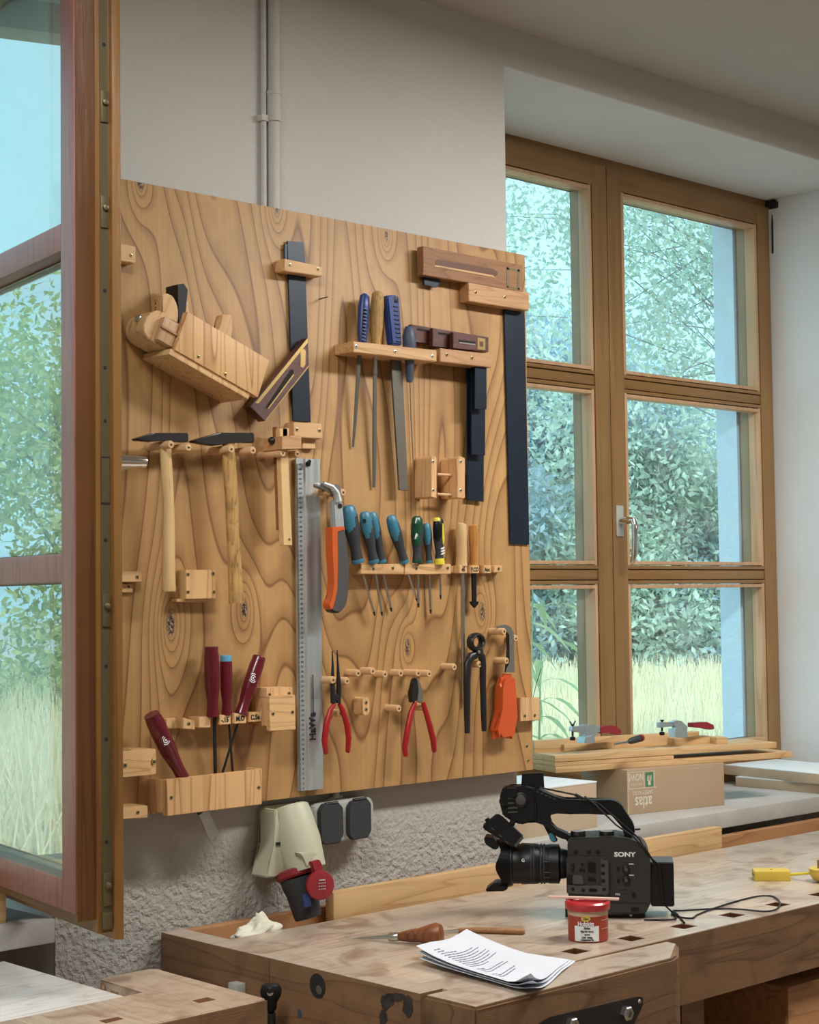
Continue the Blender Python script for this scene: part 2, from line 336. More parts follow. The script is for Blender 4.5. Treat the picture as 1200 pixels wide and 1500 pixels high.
# the coarse lower plaster skin of the pier, a few millimetres proud
struct('wall_pier_lower', lambda b: box(b, 1.674, 2.924, WALL-.004, WALL, 0, SILL+.21), M['wall_low'])
def f(b):
    box(b, -2.2, 1.675, WALL, 3.33, RT, CEIL); box(b, 2.922, 4.6, WALL, 3.33, RT, CEIL)
    box(b, 4.6, 6.4, WALL, 3.33, 0, CEIL); box(b, -.5, -.02, WALL, 3.33, 0, RT); box(b, -2.2, -1.9, WALL, 3.33, 0, RT); box(b, -1.9, -.5, WALL, 3.33, 0, SILL)  # left part split around the opening added for daylight
struct('wall_back', f, M['wall'])
struct('wall_parapet', lambda b: (box(b, -.02, 1.675, 3.0, 3.33, 0, SILL-.045), box(b, 2.922, 4.6, 3.0, 3.33, 0, SILL-.045)), M['wall_low'])
def f(b):   # smooth plaster on the reveals
    for x0, x1 in ((-.02, 1.675), (2.922, 4.6)):
        box(b, x0, x1, WALL+.004, 3.24, RT-.004, RT+.001)
    box(b, 4.592, 4.601, WALL+.02, 3.24, SILL, RT-.004)
    box(b, 1.668, 1.676, WALL+.004, 3.24, SILL, RT-.004); box(b, 2.921, 2.926, WALL+.004, 3.24, SILL, RT-.004)
struct('trim_1', f, M['reveal'])
def f(b):   # outer reveals
    for x0, x1 in ((-.02, 1.675), (2.922, 4.6)):
        box(b, x0, x0+.12, 3.25, 3.33, SILL-.03, RT); box(b, x1-.095, x1, 3.25, 3.33, SILL-.03, RT); box(b, x0, x1, 3.25, 3.33, RT-.035, RT)
        box(b, x0, x1, 3.25, 3.42, SILL-.09, SILL-.02)
struct('trim_2', f, M['outwall'])
struct('trim_3', lambda b: [box(b, x0, x1, WALL-.004, WY+.02, SILL-.045, SILL, bev=.004) for x0, x1 in ((-.02, 1.675), (2.924, 4.6))], M['conc'])
struct('ceiling', lambda b: box(b, -2.2, 6.4, -2.6, 3.33, CEIL, CEIL+.2), M['ceil'])
struct('floor', lambda b: box(b, -2.2, 6.4, -2.6, 3.33, -.1, 0), M['floor'])
struct('wall_left', lambda b: box(b, -2.4, -2.2, -2.6, 3.33, 0, CEIL), M['wall'])
struct('wall_right', lambda b: box(b, 6.4, 6.6, -2.6, 3.33, 0, CEIL), M['wall'])
struct('wall_front', lambda b: box(b, -2.4, 6.6, -2.8, -2.6, 0, CEIL), M['wall'])
# crumbled corner gap beside the window head
def f(b):
    for k in range(9):
        x = 4.580+.008*random.random(); z = RT-.020-.010*random.random()
        box(b, x, x+.013, WY-.004-.004*k, WY+.012-.004*k, z-.006, z+.014, bev=.002)
    tube(b, [(4.598, WY-.01, 2.75), (4.590, WY-.012, 2.69), (4.592, WY-.01, 2.60)], .0035, 6)
struct('trim_4', f, M['dark'])

# ------------------------------------------------------------------ casement sashes
def sash(win, m, W, H, handed, pane, interior, beadm, ext, gls, handle=None, lip=1):
    """local x: from the hinge to the free stile, y: 0 outside .. -.078 room side, z up. handed=+1/-1 mirrors x."""
    S = m @ Matrix.Diagonal((handed, 1, 1, 1))
    root = bpy.data.objects.new('sash', None); C.objects.link(root); root.parent = win; root.matrix_local = WM[win.name].inverted(); WM[root.name] = I4
    root.empty_display_size = .05
    def P(name, g, mt, label=None):
        b = bmesh.new(); g(b); b.transform(S); return obj(name, b, mt, root, label=label)
    st, tr, br, fl = .064, .064, .085, .012*lip
    inz, outz, mid, sk = -.078, 0, -.036, -.003
    def stile(b, x0, x1, fx0, fx1):
        box(b, fx0, fx1, inz, -.062, 0, H, bev=.0015)            # room-side flange
        box(b, x0, x1, -.0625, mid, fl, H-fl)
    P('stile', lambda b: stile(b, fl, st, 0, st), interior)
    P('stile', lambda b: stile(b, W-st, W-fl, W-st, W), interior)
    P('rail', lambda b: (box(b, st, W-st, inz, -.062, 0, br, bev=.0015), box(b, st, W-st, -.0625, mid, fl, br)), M['framex'] if interior is M['frame'] else interior)
    P('rail', lambda b: (box(b, st, W-st, inz, -.062, H-tr, H, bev=.0015), box(b, st, W-st, -.0625, mid, H-tr, H-fl)), M['framex'] if interior is M['frame'] else interior)
    P('outer_stile', lambda b: box(b, W-st-.01, W-.0165, sk, outz, .046, H-.026, bev=.001), ext, 'weathered red outer face of the free stile')
    P('outer_stile', lambda b: box(b, .0165, st+.01, sk, outz, .026, H-.026, bev=.001), ext)
    P('outer_rail', lambda b: box(b, st+.01, W-st-.01, sk, outz, .046, br+.012, bev=.001), ext)
    P('outer_rail', lambda b: box(b, st+.01, W-st-.01, sk, outz, H-tr-.01, H-.026, bev=.001), ext)
    # brown core behind the thin red outer skin
    core = M['frameold2'] if interior is M['frameold'] else interior
    P('outer_stile_core', lambda b: box(b, W-st-.01, W-.0165, mid, sk, .034, H-.026), core); P('outer_stile_core', lambda b: box(b, .0165, st+.01, mid, sk, .034, H-.026), core)
    P('outer_rail_core', lambda b: box(b, st+.01, W-st-.01, mid, sk, .034, br+.010), M['framex'] if interior is M['frame'] else core)
    P('outer_rail_core', lambda b: box(b, st+.01, W-st-.01, mid, sk, H-tr-.008, H-.026), M['framex'] if interior is M['frame'] else interior)
    zs = pane
    for z in zs[1:-1]:
        def mun(b, z=z):
            box(b, st, W-st, -.074, -.036, z-.014, z+.014, bev=.003)
            box(b, st, W-st, -.077, -.036, z+.0165, z+.027, bev=.002); box(b, st, W-st, -.077, -.036, z-.027, z-.0165, bev=.002)
        P('glazing_bar', mun, M['framex'] if interior is M['frame'] else interior)
        P('outer_bar', lambda b, z=z: box(b, st+.01, W-st-.01, mid, outz, z-.024, z+.024, bev=.004), ext)
    for i in range(len(zs)-1):
        z0 = zs[i]+(.027 if i else 0); z1 = zs[i+1]-(.027 if i < len(zs)-2 else 0)
        def bead(b):
            for x0, x1, a, c in ((st+.0025, st+.014, z0, z1), (W-st-.014, W-st-.0025, z0, z1)): box(b, x0, x1, -.0755, -.036, a, c, bev=.0015)
            for a, c in ((z0+.0025, z0+.013), (z1-.013, z1-.0025)): box(b, st+.014, W-st-.014, -.0755, -.036, a, c, bev=.0015)
        P('glazing_bead', bead, beadm)
        P('pane', lambda b: box(b, st+.004, W-st-.004, -.0335, -.0315, z0, z1), gls)
        for zz in (z0+.09, (z0+z1)/2, z1-.09):
            for xx in ((st+.0143,) if handed > 0 else (W-st-.0143,)) + ((W-st-.0143,) if handed > 0 else (st+.0143,)):
                pass
    if handle:
        hx, hz, turned = handle
        def hd(b):
            lathe(b, [(.011, 0), (.011, .03), (.0095, .05), (.0085, .055)], T(hx, inz-.002, hz) @ R(90, 'X'), 14)
        P('handle_neck', hd, M['chrome'])
        P('handle_plate', lambda b: box(b, hx-.016, hx+.016, inz-.004, inz, hz-.045, hz+.045, bev=.001), M['lgrey'])
        dx, dz = (-1, 0) if turned else (0, -1)
        s2 = -1 if turned else 0
        pts = [(hx, inz-.035, hz), (hx-s2*0, inz-.052, hz), (hx+dx*.015, inz-.058, hz+dz*.015), (hx+dx*.06, inz-.057, hz+dz*.06), (hx+dx*.10, inz-.054, hz+dz*.10), (hx+dx*.122, inz-.046, hz+dz*.122)]
        P('handle_lever', lambda b: tube(b, pts, [.0095, .010, .0095, .008, .008, .007], 12), M['chrome'], 'curved metal lever handle')
    return root
def window(name, x0, x1):
    w_ = thing(name, None, None, (x0, WY, SILL), kind='structure')
    def P(nm, g, mt): return obj(nm, g, mt, w_)
    P('frame_head', lambda b: (box(b, x0, x1, WY+.008, WY+.085, RT-.07, RT-.003, bev=.001),), M['framex'])
    P('frame_sill', lambda b: box(b, x0, x1, WY+.008, WY+.085, SILL, SILL+.05, bev=.001), M['framex'])
    P('frame_jamb', lambda b: box(b, x0, x0+.06, WY+.008, WY+.085, SILL+.05, RT-.07, bev=.001), M['frame'])
    P('frame_jamb', lambda b: box(b, x1-.06, x1, WY+.008, WY+.085, SILL+.05, RT-.07, bev=.001), M['frame'])
    return w_
Z0 = SILL+.028; ZT = 2.752; H_ = ZT-Z0
PZ = [.085, 1.555-Z0, 2.117-Z0, H_-.064]
W2 = window('window_2', 2.945, 4.598); XM = 3.772
sash(W2, T(4.588, WY+.078, Z0), 4.588-XM-.003, H_, -1, PZ, M['frame'], M['bead'], M['red'], M['glass'], handle=(4.588-XM-.003-.028, 1.712-Z0, False))
sash(W2, T(2.955, WY+.078, Z0), XM-2.955, H_, 1, PZ, M['frame'], M['bead'], M['red'], M['glass'])
W1 = window('window_1', -.005, 1.66)
W3 = window('added_window', -1.9, -.5)  # unseen opening, added to bring daylight onto the near bench
# the open sash: hinged on the right jamb, swung into the room
F0 = atZ(152, 1360, Z0); F0 = Vector((1.538, 2.392, Z0)); hinge = Vector((1.662, 3.15, Z0))
d = (F0-hinge); ang = math.degrees(math.atan2(d.y, d.x))
Wd = math.hypot(d.x, d.y)
# local +x along hinge->free, the outside face must look to -X
Mo = T(*hinge) @ R(ang, 'Z')
S1 = sash(W1, Mo @ Matrix.Diagonal((1, -1, 1, 1)) @ T(0, 0.039, 0), Wd, H_, 1, PZ, M['frameold'], M['bead'], M['red'], M['glassr'], handle=(Wd-.030, 1.735-Z0, True))
sash(W1, T(.005, WY+.078, Z0), .82, H_, 1, PZ, M['frame'], M['bead'], M['red'], M['glass'])
# fittings in the edge of the open sash
ED = Mo @ Matrix.Diagonal((1, -1, 1, 1)) @ T(0, .039, 0)
def edge(name, g, mt):
    b = bmesh.new(); g(b); b.transform(ED); return obj(name, b, mt, S1)
edge('edge_strip', lambda b: box(b, Wd-.013, Wd-.0105, -.060, -.044, .04, H_-.04), M['latt'])
edge('lock_case', lambda b: box(b, Wd-.0105, Wd-.0095, -.0600, -.0440, .72, .80), M['dark'])
edge('lock_plate', lambda b: box(b, Wd-.0098, Wd-.009, -.0595, -.0445, .723, .797), M['latt'])
for zz in (.52, 1.19, 1.37, .06):
    def cam_(b, zz=zz):
        box(b, Wd-.0105, Wd-.007, -.059, -.045, zz-.004, zz+.05, bev=.001); lathe(b, [(.005, 0), (.005, .006), (.003, .007)], T(Wd-.008, -.052, zz+.03) @ R(90, 'Y'), 10)
    edge('locking_cam', cam_, M['latt'])
for zz in (.16, .33, .45, .66, .86, .95, 1.08, 1.5, 1.62):
    edge('fitting_screw', lambda b: lathe(b, [(.0032, 0), (.0032, .0012), (.0012, .0014)], T(Wd-.0108, -.052, zz) @ R(90, 'Y'), 8), M['dark'])
edge('corner_bracket', lambda b: box(b, Wd-.012, Wd-.006, -.061, -.043, .018, .045, bev=.001), M['latt'])

# ================================================================== tool board
BL = .86
board = thing('tool_board', 'large plywood tool board with wooden holders and pegs on the wall between the windows', 'tool board', (2.2, D, BL+.8))
def bp(name, g, mt, label=None, parent=None): return obj(name, g, mt, parent or board, label=label)
def poly_r(px): return px
pan = bp('panel', lambda b: box(b, 1.70, 2.937, D, D+.019, 1.089, 2.311, bev=.0008), M['ply'])
FX = lambda x, y, o=0: atY(x, y, D-o)
def block(px, o, dep=None, mt='pinex', screws=(), name='holder_block', bev=.0012, bright=False, parent=None):
    a = bp(name, lambda b: prismY(b, px, D-o, dep or o, bev), M[mt], parent=parent)
    for x, y in screws: screwpx(a, x, y, D-o-.0002, 1, bright)
    return a
block([(150, 352), (199, 361), (199, 386), (150, 377)], .03, screws=[(192, 374)])
block([(416.8, 378.7), (472.8, 391), (472.8, 405), (416, 397)], .030, screws=[(425, 387.5), (466, 394)])
block([(430, 618), (471.5, 620.6), (473, 643), (431, 640)], .026, screws=[(435, 629), (468, 630.5)])
block([(443.5, 640), (462.5, 641.5), (462.5, 658), (443.5, 657)], .012)
block([(686, 413), (775.4, 429), (775.4, 455), (687, 441)], .030, mt='beech', screws=[(697, 428), (739.5, 435)])
block([(645, 510), (721, 519), (721, 538.5), (645, 530)], .052, .04, mt='beech', screws=[(654.5, 519.5), (691.5, 524)])
# file rack
block([(518, 500), (640, 513), (640, 530), (518, 515.6)], .062, screws=[(521.8, 507.5), (579, 515), (633.7, 521.5)], name='file_rack', bright=True)
# little shelf of two cheeks and two rungs
for px in ([(631.5, 671), (635, 667.5), (640, 670), (640, 730), (631.5, 728)], [(669.7, 672), (674, 668), (681.6, 671), (681.6, 728), (680, 730.5), (669.7, 729)]):
    a = block(px, .053, name='rack_cheek', mt='pine', screws=[(sum(p[0] for p in px)/len(px)-1, 676), (sum(p[0] for p in px)/len(px)-1, 718)], bright=True)
for y in (695, 724): bp('rack_rung', lambda b: tube(b, [FX(640, y, .035), FX(671, y+1.5, .035)], .0035, 10), M['dowel'])
# blocks low on the left and around the hammers
block([(158, 837), (208, 837), (208, 853), (158, 853)], .02, screws=[(201, 845)])
block([(158, 855), (195, 855), (195, 868), (158, 868.5)], .008, screws=[(188.5, 859)])
block([(272, 834.7), (316, 834.7), (317, 877), (272, 878)], .028, mt='strong', screws=[(275.5, 841), (312, 840), (275.5, 867), (313, 867)])
block([(259, 877), (303, 877), (303, 882.5), (259, 882)], .02)
# pegs
def peg(x, y, L, r=.0078):
    e = FX(x, y, L); a = bp('peg', lambda b: lathe(b, [(r, -L), (r, -.002), (r*.86, 0)], T(*e) @ R(90, 'X'), 16), M['dowel'])
    screw(a, e + Vector((0, -.0002, 0)), .75)
for x, y, L in ((250.8, 651, .075), (276.5, 655, .075), (339, 657.5, .075), (371, 659.5, .075), (414.6, 663.5, .075), (435.8, 664.5, .06), (481, 720, .05), (503, 721, .05),
                (488.3, 996, .045), (508.7, 997.5, .045), (525, 986, .035), (546.4, 983, .035), (564.3, 987.6, .03), (587.5, 986, .03), (613, 986, .045), (629, 986.8, .035),
                (666, 977, .038), (703, 973, .038), (739, 925, .045), (756, 935, .03), (742.5, 968, .035), (498.8, 1045, .03), (620, 1036, .03), (584.7, 1038, .040)):
    peg(x, y, L)
block([(531, 1024), (535, 1021), (540, 1022), (542, 1027), (542, 1042), (539, 1048), (533, 1048), (531, 1043)], .03, .03, 'pine', [(536.5, 1029), (536.5, 1039)], name='oval_peg')
# screwdriver racks
block([(528.8, 826), (592.3, 826), (592, 841.5), (528.8, 841)], .033, screws=[(547, 833), (575.5, 832)], name='screwdriver_rack')
block([(593.2, 827), (661, 826), (661, 841), (593.2, 842)], .033, screws=[(610, 832.5), (656, 832)], name='screwdriver_rack')
rk = block([(661, 829), (733, 828), (733, 838), (661, 840)], .010, name='slotted_rack', mt='pine')
for i, (x0, x1, s) in enumerate(((673, 685, '45'), (689, 702.5, 'P.CO'), (708, 720, 'Aoc'))):
    a = block([(x0, 828), (x1, 828), (x1, 840), (x0, 840)], .028, .02, name='rack_tooth', mt='pine', parent=board)
    text('handwriting', s, .013, T(*atY((x0+x1)/2, 834.5, D-.0285)) @ FACE, M['ink'], a, bold=.0004, sx=.8)
block([(724, 828.5), (736, 828), (736, 838), (724, 839)], .022, name='rack_tooth', mt='pine', screws=[(730.5, 833)])
bp('nail', lambda b: tube(b, [FX(468, 438, 0), FX(480, 435, .03)], .0012, 6), M['dsteel'])
# chisel rack
a = block([(243, 1053), (270, 1051), (270, 1067), (243, 1068)], .012, name='chisel_rack', mt='pine')
block([(268, 1051), (286, 1056), (286, 1069), (268, 1068)], .034, .034, name='rack_tooth', mt='pine', screws=[(276.7, 1060)])
block([(291, 1050), (309, 1050), (309, 1066), (291, 1066.5)], .034, .034, name='rack_tooth', mt='pine')
block([(288, 1050), (384, 1044), (384, 1057), (288, 1063)], .008, .008, name='chisel_rack', mt='pine')
for x0, x1, y0, y1, s in ((321, 338.5, 1047.5, 1062, '-.15'), (343, 361.3, 1045, 1060.5, 'M.O'), (365, 383, 1043.5, 1058, 'C.5e')):
    a = block([(x0, y0), (x1, y0-.5), (x1, y1-1), (x0, y1)], .040, .032, name='rack_tooth', mt='pine', parent=board)
    text('handwriting', s, .013, T(*atY((x0+x1)/2, (y0+y1)/2, D-.0405)) @ FACE, M['ink'], a, bold=.0005, sx=.9)
# tray under the chisels
tf = block([(243.6, 1142.4), (383, 1126.8), (384, 1178.4), (244.4, 1196)], .060, .014, name='tray_front', mt='strong', screws=[(251, 1168.5), (379, 1153.5)])
block([(236.5, 1142.5), (241, 1142), (241, 1190), (236.5, 1191)], .046, .046, name='tray_cheek', mt='pine')
block([(380, 1126.5), (384.2, 1126), (384.2, 1177), (380, 1178)], .046, .046, name='tray_cheek', mt='pine')
# square holder right of the chisels
block([(390.5, 1008), (429, 1006.5), (429, 1022), (390.5, 1022)], .05, .05, name='holder_block', mt='pine', screws=[(395, 1017.5), (423.5, 1015.5)])
block([(390.5, 1022), (429, 1022), (429, 1062), (390.5, 1064)], .05, .05, name='holder_block', mt='pine')
block([(394, 1020), (433, 1018), (433.5, 1069), (395.5, 1071.5)], .062, .012, name='holder_face', mt='pinex', screws=[(400, 1045.5), (428.5, 1043)])
# ring holder and block at the left edge
def ring(b):
    f_ = [atY(x, y, D-.085) for x, y in ((160, 1101), (232, 1100), (232, 1135), (160, 1139))]
    z1 = (f_[0].z+f_[1].z)/2; z0 = (f_[2].z+f_[3].z)/2; x0, x1 = f_[0].x, f_[1].x; yf = D-.085
    cx, cy, r = (x0+x1)/2-.01, yf+.045, .030; n = 24; outer = []; inner = []
    for k in range(n):
        a = 2*math.pi*k/n; c, s = math.cos(a), math.sin(a); inner.append((cx+r*c, cy+r*s))
        t = min((((x1 if c > 0 else x0)-cx)/c) if abs(c) > 1e-6 else 9, (((D if s > 0 else yf)-cy)/s) if abs(s) > 1e-6 else 9); outer.append((cx+t*c, cy+t*s))
    V = [[b.verts.new((x, y, z)) for x, y in l] for l in (outer, inner) for z in (z0, z1)]
    for k in range(n):
        j = (k+1) % n
        b.faces.new((V[0][k], V[0][j], V[1][j], V[1][k])); b.faces.new((V[2][k], V[3][k], V[3][j], V[2][j]))
        b.faces.new((V[1][k], V[1][j], V[3][j], V[3][k])); b.faces.new((V[0][k], V[2][k], V[2][j], V[0][j]))
rg = bp('ring_holder', ring, M['pinex'])
for x, y in ((183, 1121), (225.5, 1116)): screwpx(rg, x, y, D-.0853, 1.2)
block([(160, 1184), (216.7, 1180), (216.7, 1198), (160, 1202)], .055, name='holder_block', mt='pinex', screws=[(202, 1190)])
block([(762.7, 1022), (791, 1022), (791, 1055), (762.7, 1057)], .022, name='holder_block', mt='pine', screws=[(769, 1048.5), (783.5, 1048)])
bp('wire', lambda b: tube(b, [FX(781, 1023, .01), FX(786, 1001, .01), FX(793, 979, .01)], .0008, 6), M['dsteel'])
for x, y in ((772, 1093), (774, 1114)): screwpx(pan, x, y, D-.0003)

# the slanting box that holds the plane: measured corners of its front
A_ = FX(255.6, 512, .095); B_ = FX(376.4, 581, .095); tl = FX(274, 460.4, .095)
tilt = math.degrees(math.atan2(B_.z-A_.z, B_.x-A_.x))
PM = T(*A_) @ R(-tilt, 'Y')      # local x along the sole, z up from it, y into the wall
Lp = (B_-A_).length
pl_h = .082
def bpl(name, g, mt, parent=None, label=None):
    b = bmesh.new(); g(b); b.transform(PM); return obj(name, b, mt, parent or board, label=label)
a = bpl('plane_box_front', lambda b: box(b, 0.002, Lp+.003, 0, .016, 0, pl_h, bev=.001), M['strong'])
for x, z in ((.055, .012), (.125, .008)): screw(a, PM @ Vector((x, -.0003, z)), .9)
bpl('plane_box_floor', lambda b: box(b, -.006, Lp-.015, .004, .094, -.012, 0, bev=.001), M['pine'])
plane = thing('wooden_plane', 'pale wooden jack plane with black iron resting in a slanting box at the upper left', 'hand plane', PM)
def pp(name, g, mt, **k):
    b = bmesh.new(); g(b); b.transform(PM); return obj(name, b, mt, plane, **k)
def pbody(b):
    f_ = [(-.066, .022), (-.060, .010), (-.045, .002), (.16, .002), (.16, .058), (-.010, .062), (-.030, .066), (-.048, .063), (-.060, .050), (-.066, .038)]
    prism(b, [Vector((x, .024, z)) for x, z in f_], [Vector((x, .086, z)) for x, z in f_], .0015)
pp('body', pbody, M['pine'])
pp('strike_button', lambda b: lathe(b, [(.008, 0), (.008, .003), (.004, .006)], T(-.066, .05, .040) @ R(-90, 'Y'), 14), M['steel'])
pp('side_block', lambda b: box(b, -.036, 0.0, .010, .030, .006, .054, bev=.002), M['bead'])
pp('side_bar', lambda b: box(b, -.038, 0.0, .006, .012, .030, .034), M['rail'])
pp('iron', lambda b: prism(b, [Vector((x, .034, z)) for x, z in ((.018, .050), (-.010, .118), (-.018, .136), (-.005, .145), (.008, .138), (.030, .05))], [Vector((x, .074, z)) for x, z in ((.018, .05), (-.010, .118), (-.018, .136), (-.005, .145), (.008, .138), (.03, .05))], .001), M['black'])
pp('horn', lambda b: prism(b, [Vector((x, .032, z)) for x, z in ((-.030, .062), (-.034, .085), (-.044, .098), (-.036, .108), (-.020, .110), (-.006, .100), (.004, .085), (.010, .060))], [Vector((x, .060, z)) for x, z in ((-.030, .062), (-.034, .085), (-.044, .098), (-.036, .108), (-.020, .110), (-.006, .100), (.004, .085), (.010, .060))], .0025), M['pine'])
pp('wedge', lambda b: prism(b, [Vector((x, .040, z)) for x, z in ((.018, .06), (.006, .112), (.020, .122), (.034, .09), (.046, .06))], [Vector((x, .072, z)) for x, z in ((.018, .06), (.006, .112), (.02, .122), (.034, .09), (.046, .06))], .002), M['pine'])
pp('tote', lambda b: prism(b, [Vector((x, .045, z)) for x, z in ((.088, .055), (.106, .085), (.112, .110), (.106, .136), (.128, .146), (.140, .120), (.150, .06))], [Vector((x, .068, z)) for x, z in ((.088, .055), (.106, .085), (.112, .110), (.106, .136), (.128, .146), (.140, .120), (.150, .06))], .002), M['pine'])

# ================================================================== tools on the board
def tool(name, label, cat, px, o, group=None, tip=None):
    """origin at a measured point; z axis of the tool runs up its length when tip is given"""
    p = FX(*px, o)
    m = axis(FX(*tip, o), p) if tip else T(*p)
    if tip: m.translation = p
    return thing(name, label, cat, m, group)
def part(t, name, g, mt, label=None): return obj(name, g, M[mt] if isinstance(mt, str) else mt, t, label=label)
def flat(t, name, px, o, th, mt, bev=.0006, label=None): return part(t, name, lambda b: prismY(b, px, D-o, th, bev), mt, label)
def rod(t, name, pts, r, mt, flatk=1, seg=14, label=None):
    """pts: (x, y, offset)"""
    return part(t, name, lambda b: tube(b, [FX(*p) for p in pts], r, seg, flatk, fdir=(0, 1, 0)), mt, label)

# --- bevel gauge and the long blue blade
t = tool('try_square', 'try square with long blued blade and slanting rosewood stock, hanging right of the plane', 'try square', (435, 500), .01)
flat(t, 'blade', [(421, 352.5), (445, 355), (447, 380), (455.6, 618.5), (429.5, 616.5)], .007, .004, 'blue')
flat(t, 'blade_notch', [(417, 357), (421, 357.5), (421, 381), (417, 380)], .007, .004, 'blue')
st = flat(t, 'stock', [(366.7, 595.5), (450.7, 494.7), (452.5, 536), (388, 617.3)], .032, .022, 'rose', .001)
flat(t, 'brass_edge', [(374, 590), (379, 591), (451, 502), (450.7, 495.2)], .0326, .001, 'brass', 0)
flat(t, 'brass_edge', [(389, 615), (391, 614.5), (452.3, 537.5), (452.5, 535)], .0326, .001, 'brass', 0)
flat(t, 'brass_ferrule', [(440.5, 513), (445.5, 511), (448, 514), (447.5, 534), (444.5, 539), (440.5, 537)], .0328, .001, 'brass', 0)
flat(t, 'slot', [(389, 597), (391.5, 598.5), (430, 547), (430.5, 542), (426, 541)], .0325, .001, 'dark', 0)
flat(t, 'slot_edge', [(392, 598.5), (394, 599), (431, 549.5), (430.2, 547.5)], .0328, .001, 'brass', 0)
# --- large square top right
t = tool('try_square', 'largest try square, walnut stock with brass inlay, long dark blade at the board edge', 'try square', (745, 440), .01)
flat(t, 'blade', [(738.2, 425), (767.8, 430), (768.6, 459), (775.8, 797.5), (748, 796.5)], .006, .004, 'blue')
flat(t, 'blade_end', [(621, 404), (645, 408), (645, 414), (640, 421), (622, 417)], .014, .006, 'blue')
b0 = flat(t, 'stock', [(619.8, 360.3), (766, 388.8), (766, 428), (620, 402.5)], .030, .020, 'brownw', .001)
flat(t, 'groove', [(637, 384), (640, 379.8), (722, 393.5), (729, 398), (729.5, 402), (726, 406), (720, 403), (638, 388.5)], .0303, .0012, M['groove'], .0004)
flat(t, 'groove_lip', [(637, 388), (722, 403), (727, 407), (722, 406), (637, 390.2)], .0308, .001, 'pinex', 0)
for px in ([(742.5, 391.5), (761.5, 395), (761.5, 398), (742.5, 394.5)], [(742.5, 419), (761.5, 422.4), (761.5, 424.5), (742.5, 421)], [(742.5, 391.5), (746, 392), (746, 421), (742.5, 420.5)], [(758.3, 394.5), (761.5, 395), (761.5, 424.5), (758.3, 424)]):
    flat(t, 'brass_inlay', px, .0306, .0008, M['latt'], 0)
# --- three nested squares
N3 = ((0, 'largest of the three nested rosewood try squares, hindmost, blade reaching lowest', [(603, 475), (716, 494), (716, 516), (603, 500)], [(684.5, 530), (709.4, 532), (709, 735), (684.5, 732)], .016, .004, .021),
      (1, 'middle one of the three nested rosewood try squares below the walnut square', [(634, 480.5), (715, 494), (715, 516), (634, 507)], [(691, 530), (711.5, 532), (711, 667), (691, 665.5)], .033, .021, .037),
      (2, 'smallest and foremost of the three nested rosewood try squares, with brass plate', [(664, 486.5), (713.7, 494), (713.7, 515), (664, 510)], [(696, 530), (713.2, 532), (713.2, 599.5), (696, 598.5)], .050, .037, .0505))
for k, lab, sp, bp_, o, b0_, hb in N3:
    t = tool('try_square', lab, 'try square', (700, 505), o)
    flat(t, 'stock', sp, o, o-b0_, 'rose', .001)
    flat(t, 'blade', bp_, (o+b0_)/2+.001, .003, 'blue')
    x0 = sp[0][0]+4
    flat(t, 'groove', [(x0+4, sp[0][1]+6), (x0+22, sp[0][1]+8.5), (x0+22, sp[0][1]+11.5), (x0+4, sp[0][1]+9)] if k < 2 else [(672, 497.5), (697, 500.5), (697, 505), (672, 502)], o+.0003, .001, 'dark', 0)
    if k == 2:
        flat(t, 'groove_edge', [(673, 501), (696.5, 503.8), (696.5, 505.6), (673, 502.6)], o+.0006, .001, 'steel', 0)
        flat(t, 'brass_plate', [(700, 494.5), (711, 496), (711, 513), (700, 511.6)], o+.0005, .001, 'brass', 0)
        flat(t, 'plate_centre', [(703, 500), (708, 500.6), (708, 508), (703, 507.3)], o+.0009, .001, 'rose', 0)
# --- files and rasps
t = tool('file', 'small rasp with ribbed blue handle at the left end of the file rack', 'file', (532, 500), .031)
rod(t, 'handle', [(535, 431, .03), (534.5, 434, .03), (533, 450, .03), (531.5, 480, .03), (531, 503, .031)], [.006, .0115, .0135, .0125, .009], 'rblue', .8)
for k in range(10): part(t, 'grip_rib', lambda b: box(b, -.0055, .0055, -.002, .001, -.0016, .0016, T(*FX(535.5-k*.35, 453+k*5, .0418)) @ R(12, 'Y'), bev=.0006), 'gblue')
rod(t, 'blade', [(526.5, 518, .03), (524, 560, .022), (520, 620, .012), (517, 655, .005)], [.0062, .0058, .0045, .003], 'file', .5, 8)
t = tool('file', 'round file with turned wooden handle, second in the file rack', 'file', (552, 505), .031)
rod(t, 'handle', [(553.5, 427, .036), (553.5, 430, .036), (553, 445, .036), (552, 480, .034), (551.5, 506, .032)], [.007, .0125, .0145, .013, .010], 'oldash')
rod(t, 'tang', [(549.5, 520, .03), (549.3, 548, .025)], [.005, .0055], 'steel', 1, 8)
rod(t, 'blade', [(549.3, 546, .025), (549, 600, .018), (548.5, 660, .012), (548, 714, .006)], [.0055, .0058, .006, .004], 'file', .6, 8)
t = tool('file', 'wooden file handle half hidden behind the blue ribbed handle', 'file', (566, 505), .014)
rod(t, 'handle', [(566.5, 450, .016), (566.5, 453, .016), (566, 470, .016), (565, 506, .016)], [.005, .0095, .0105, .009], 'ash')
t = tool('file', 'wide flat file with ladder-like blue plastic handle, third in the file rack', 'file', (581, 508), .034)
flat(t, 'handle', [(567.5, 434), (571, 431.5), (582, 432), (586, 436), (590, 506), (574.5, 504)], .044, .020, 'rblue', .003)
for k in range(9): part(t, 'handle_slot', lambda b: box(b, -.0065, .0065, -.0008, .001, -.0016, .0016, T(*FX(579.8+k*.55, 449+k*6.4, .0445)), bev=.0006), 'black')
part(t, 'hanging_hole', lambda b: box(b, -.005, .005, -.0008, .001, -.007, .007, T(*FX(580.5, 438.8, .0445)), bev=.001), 'black')
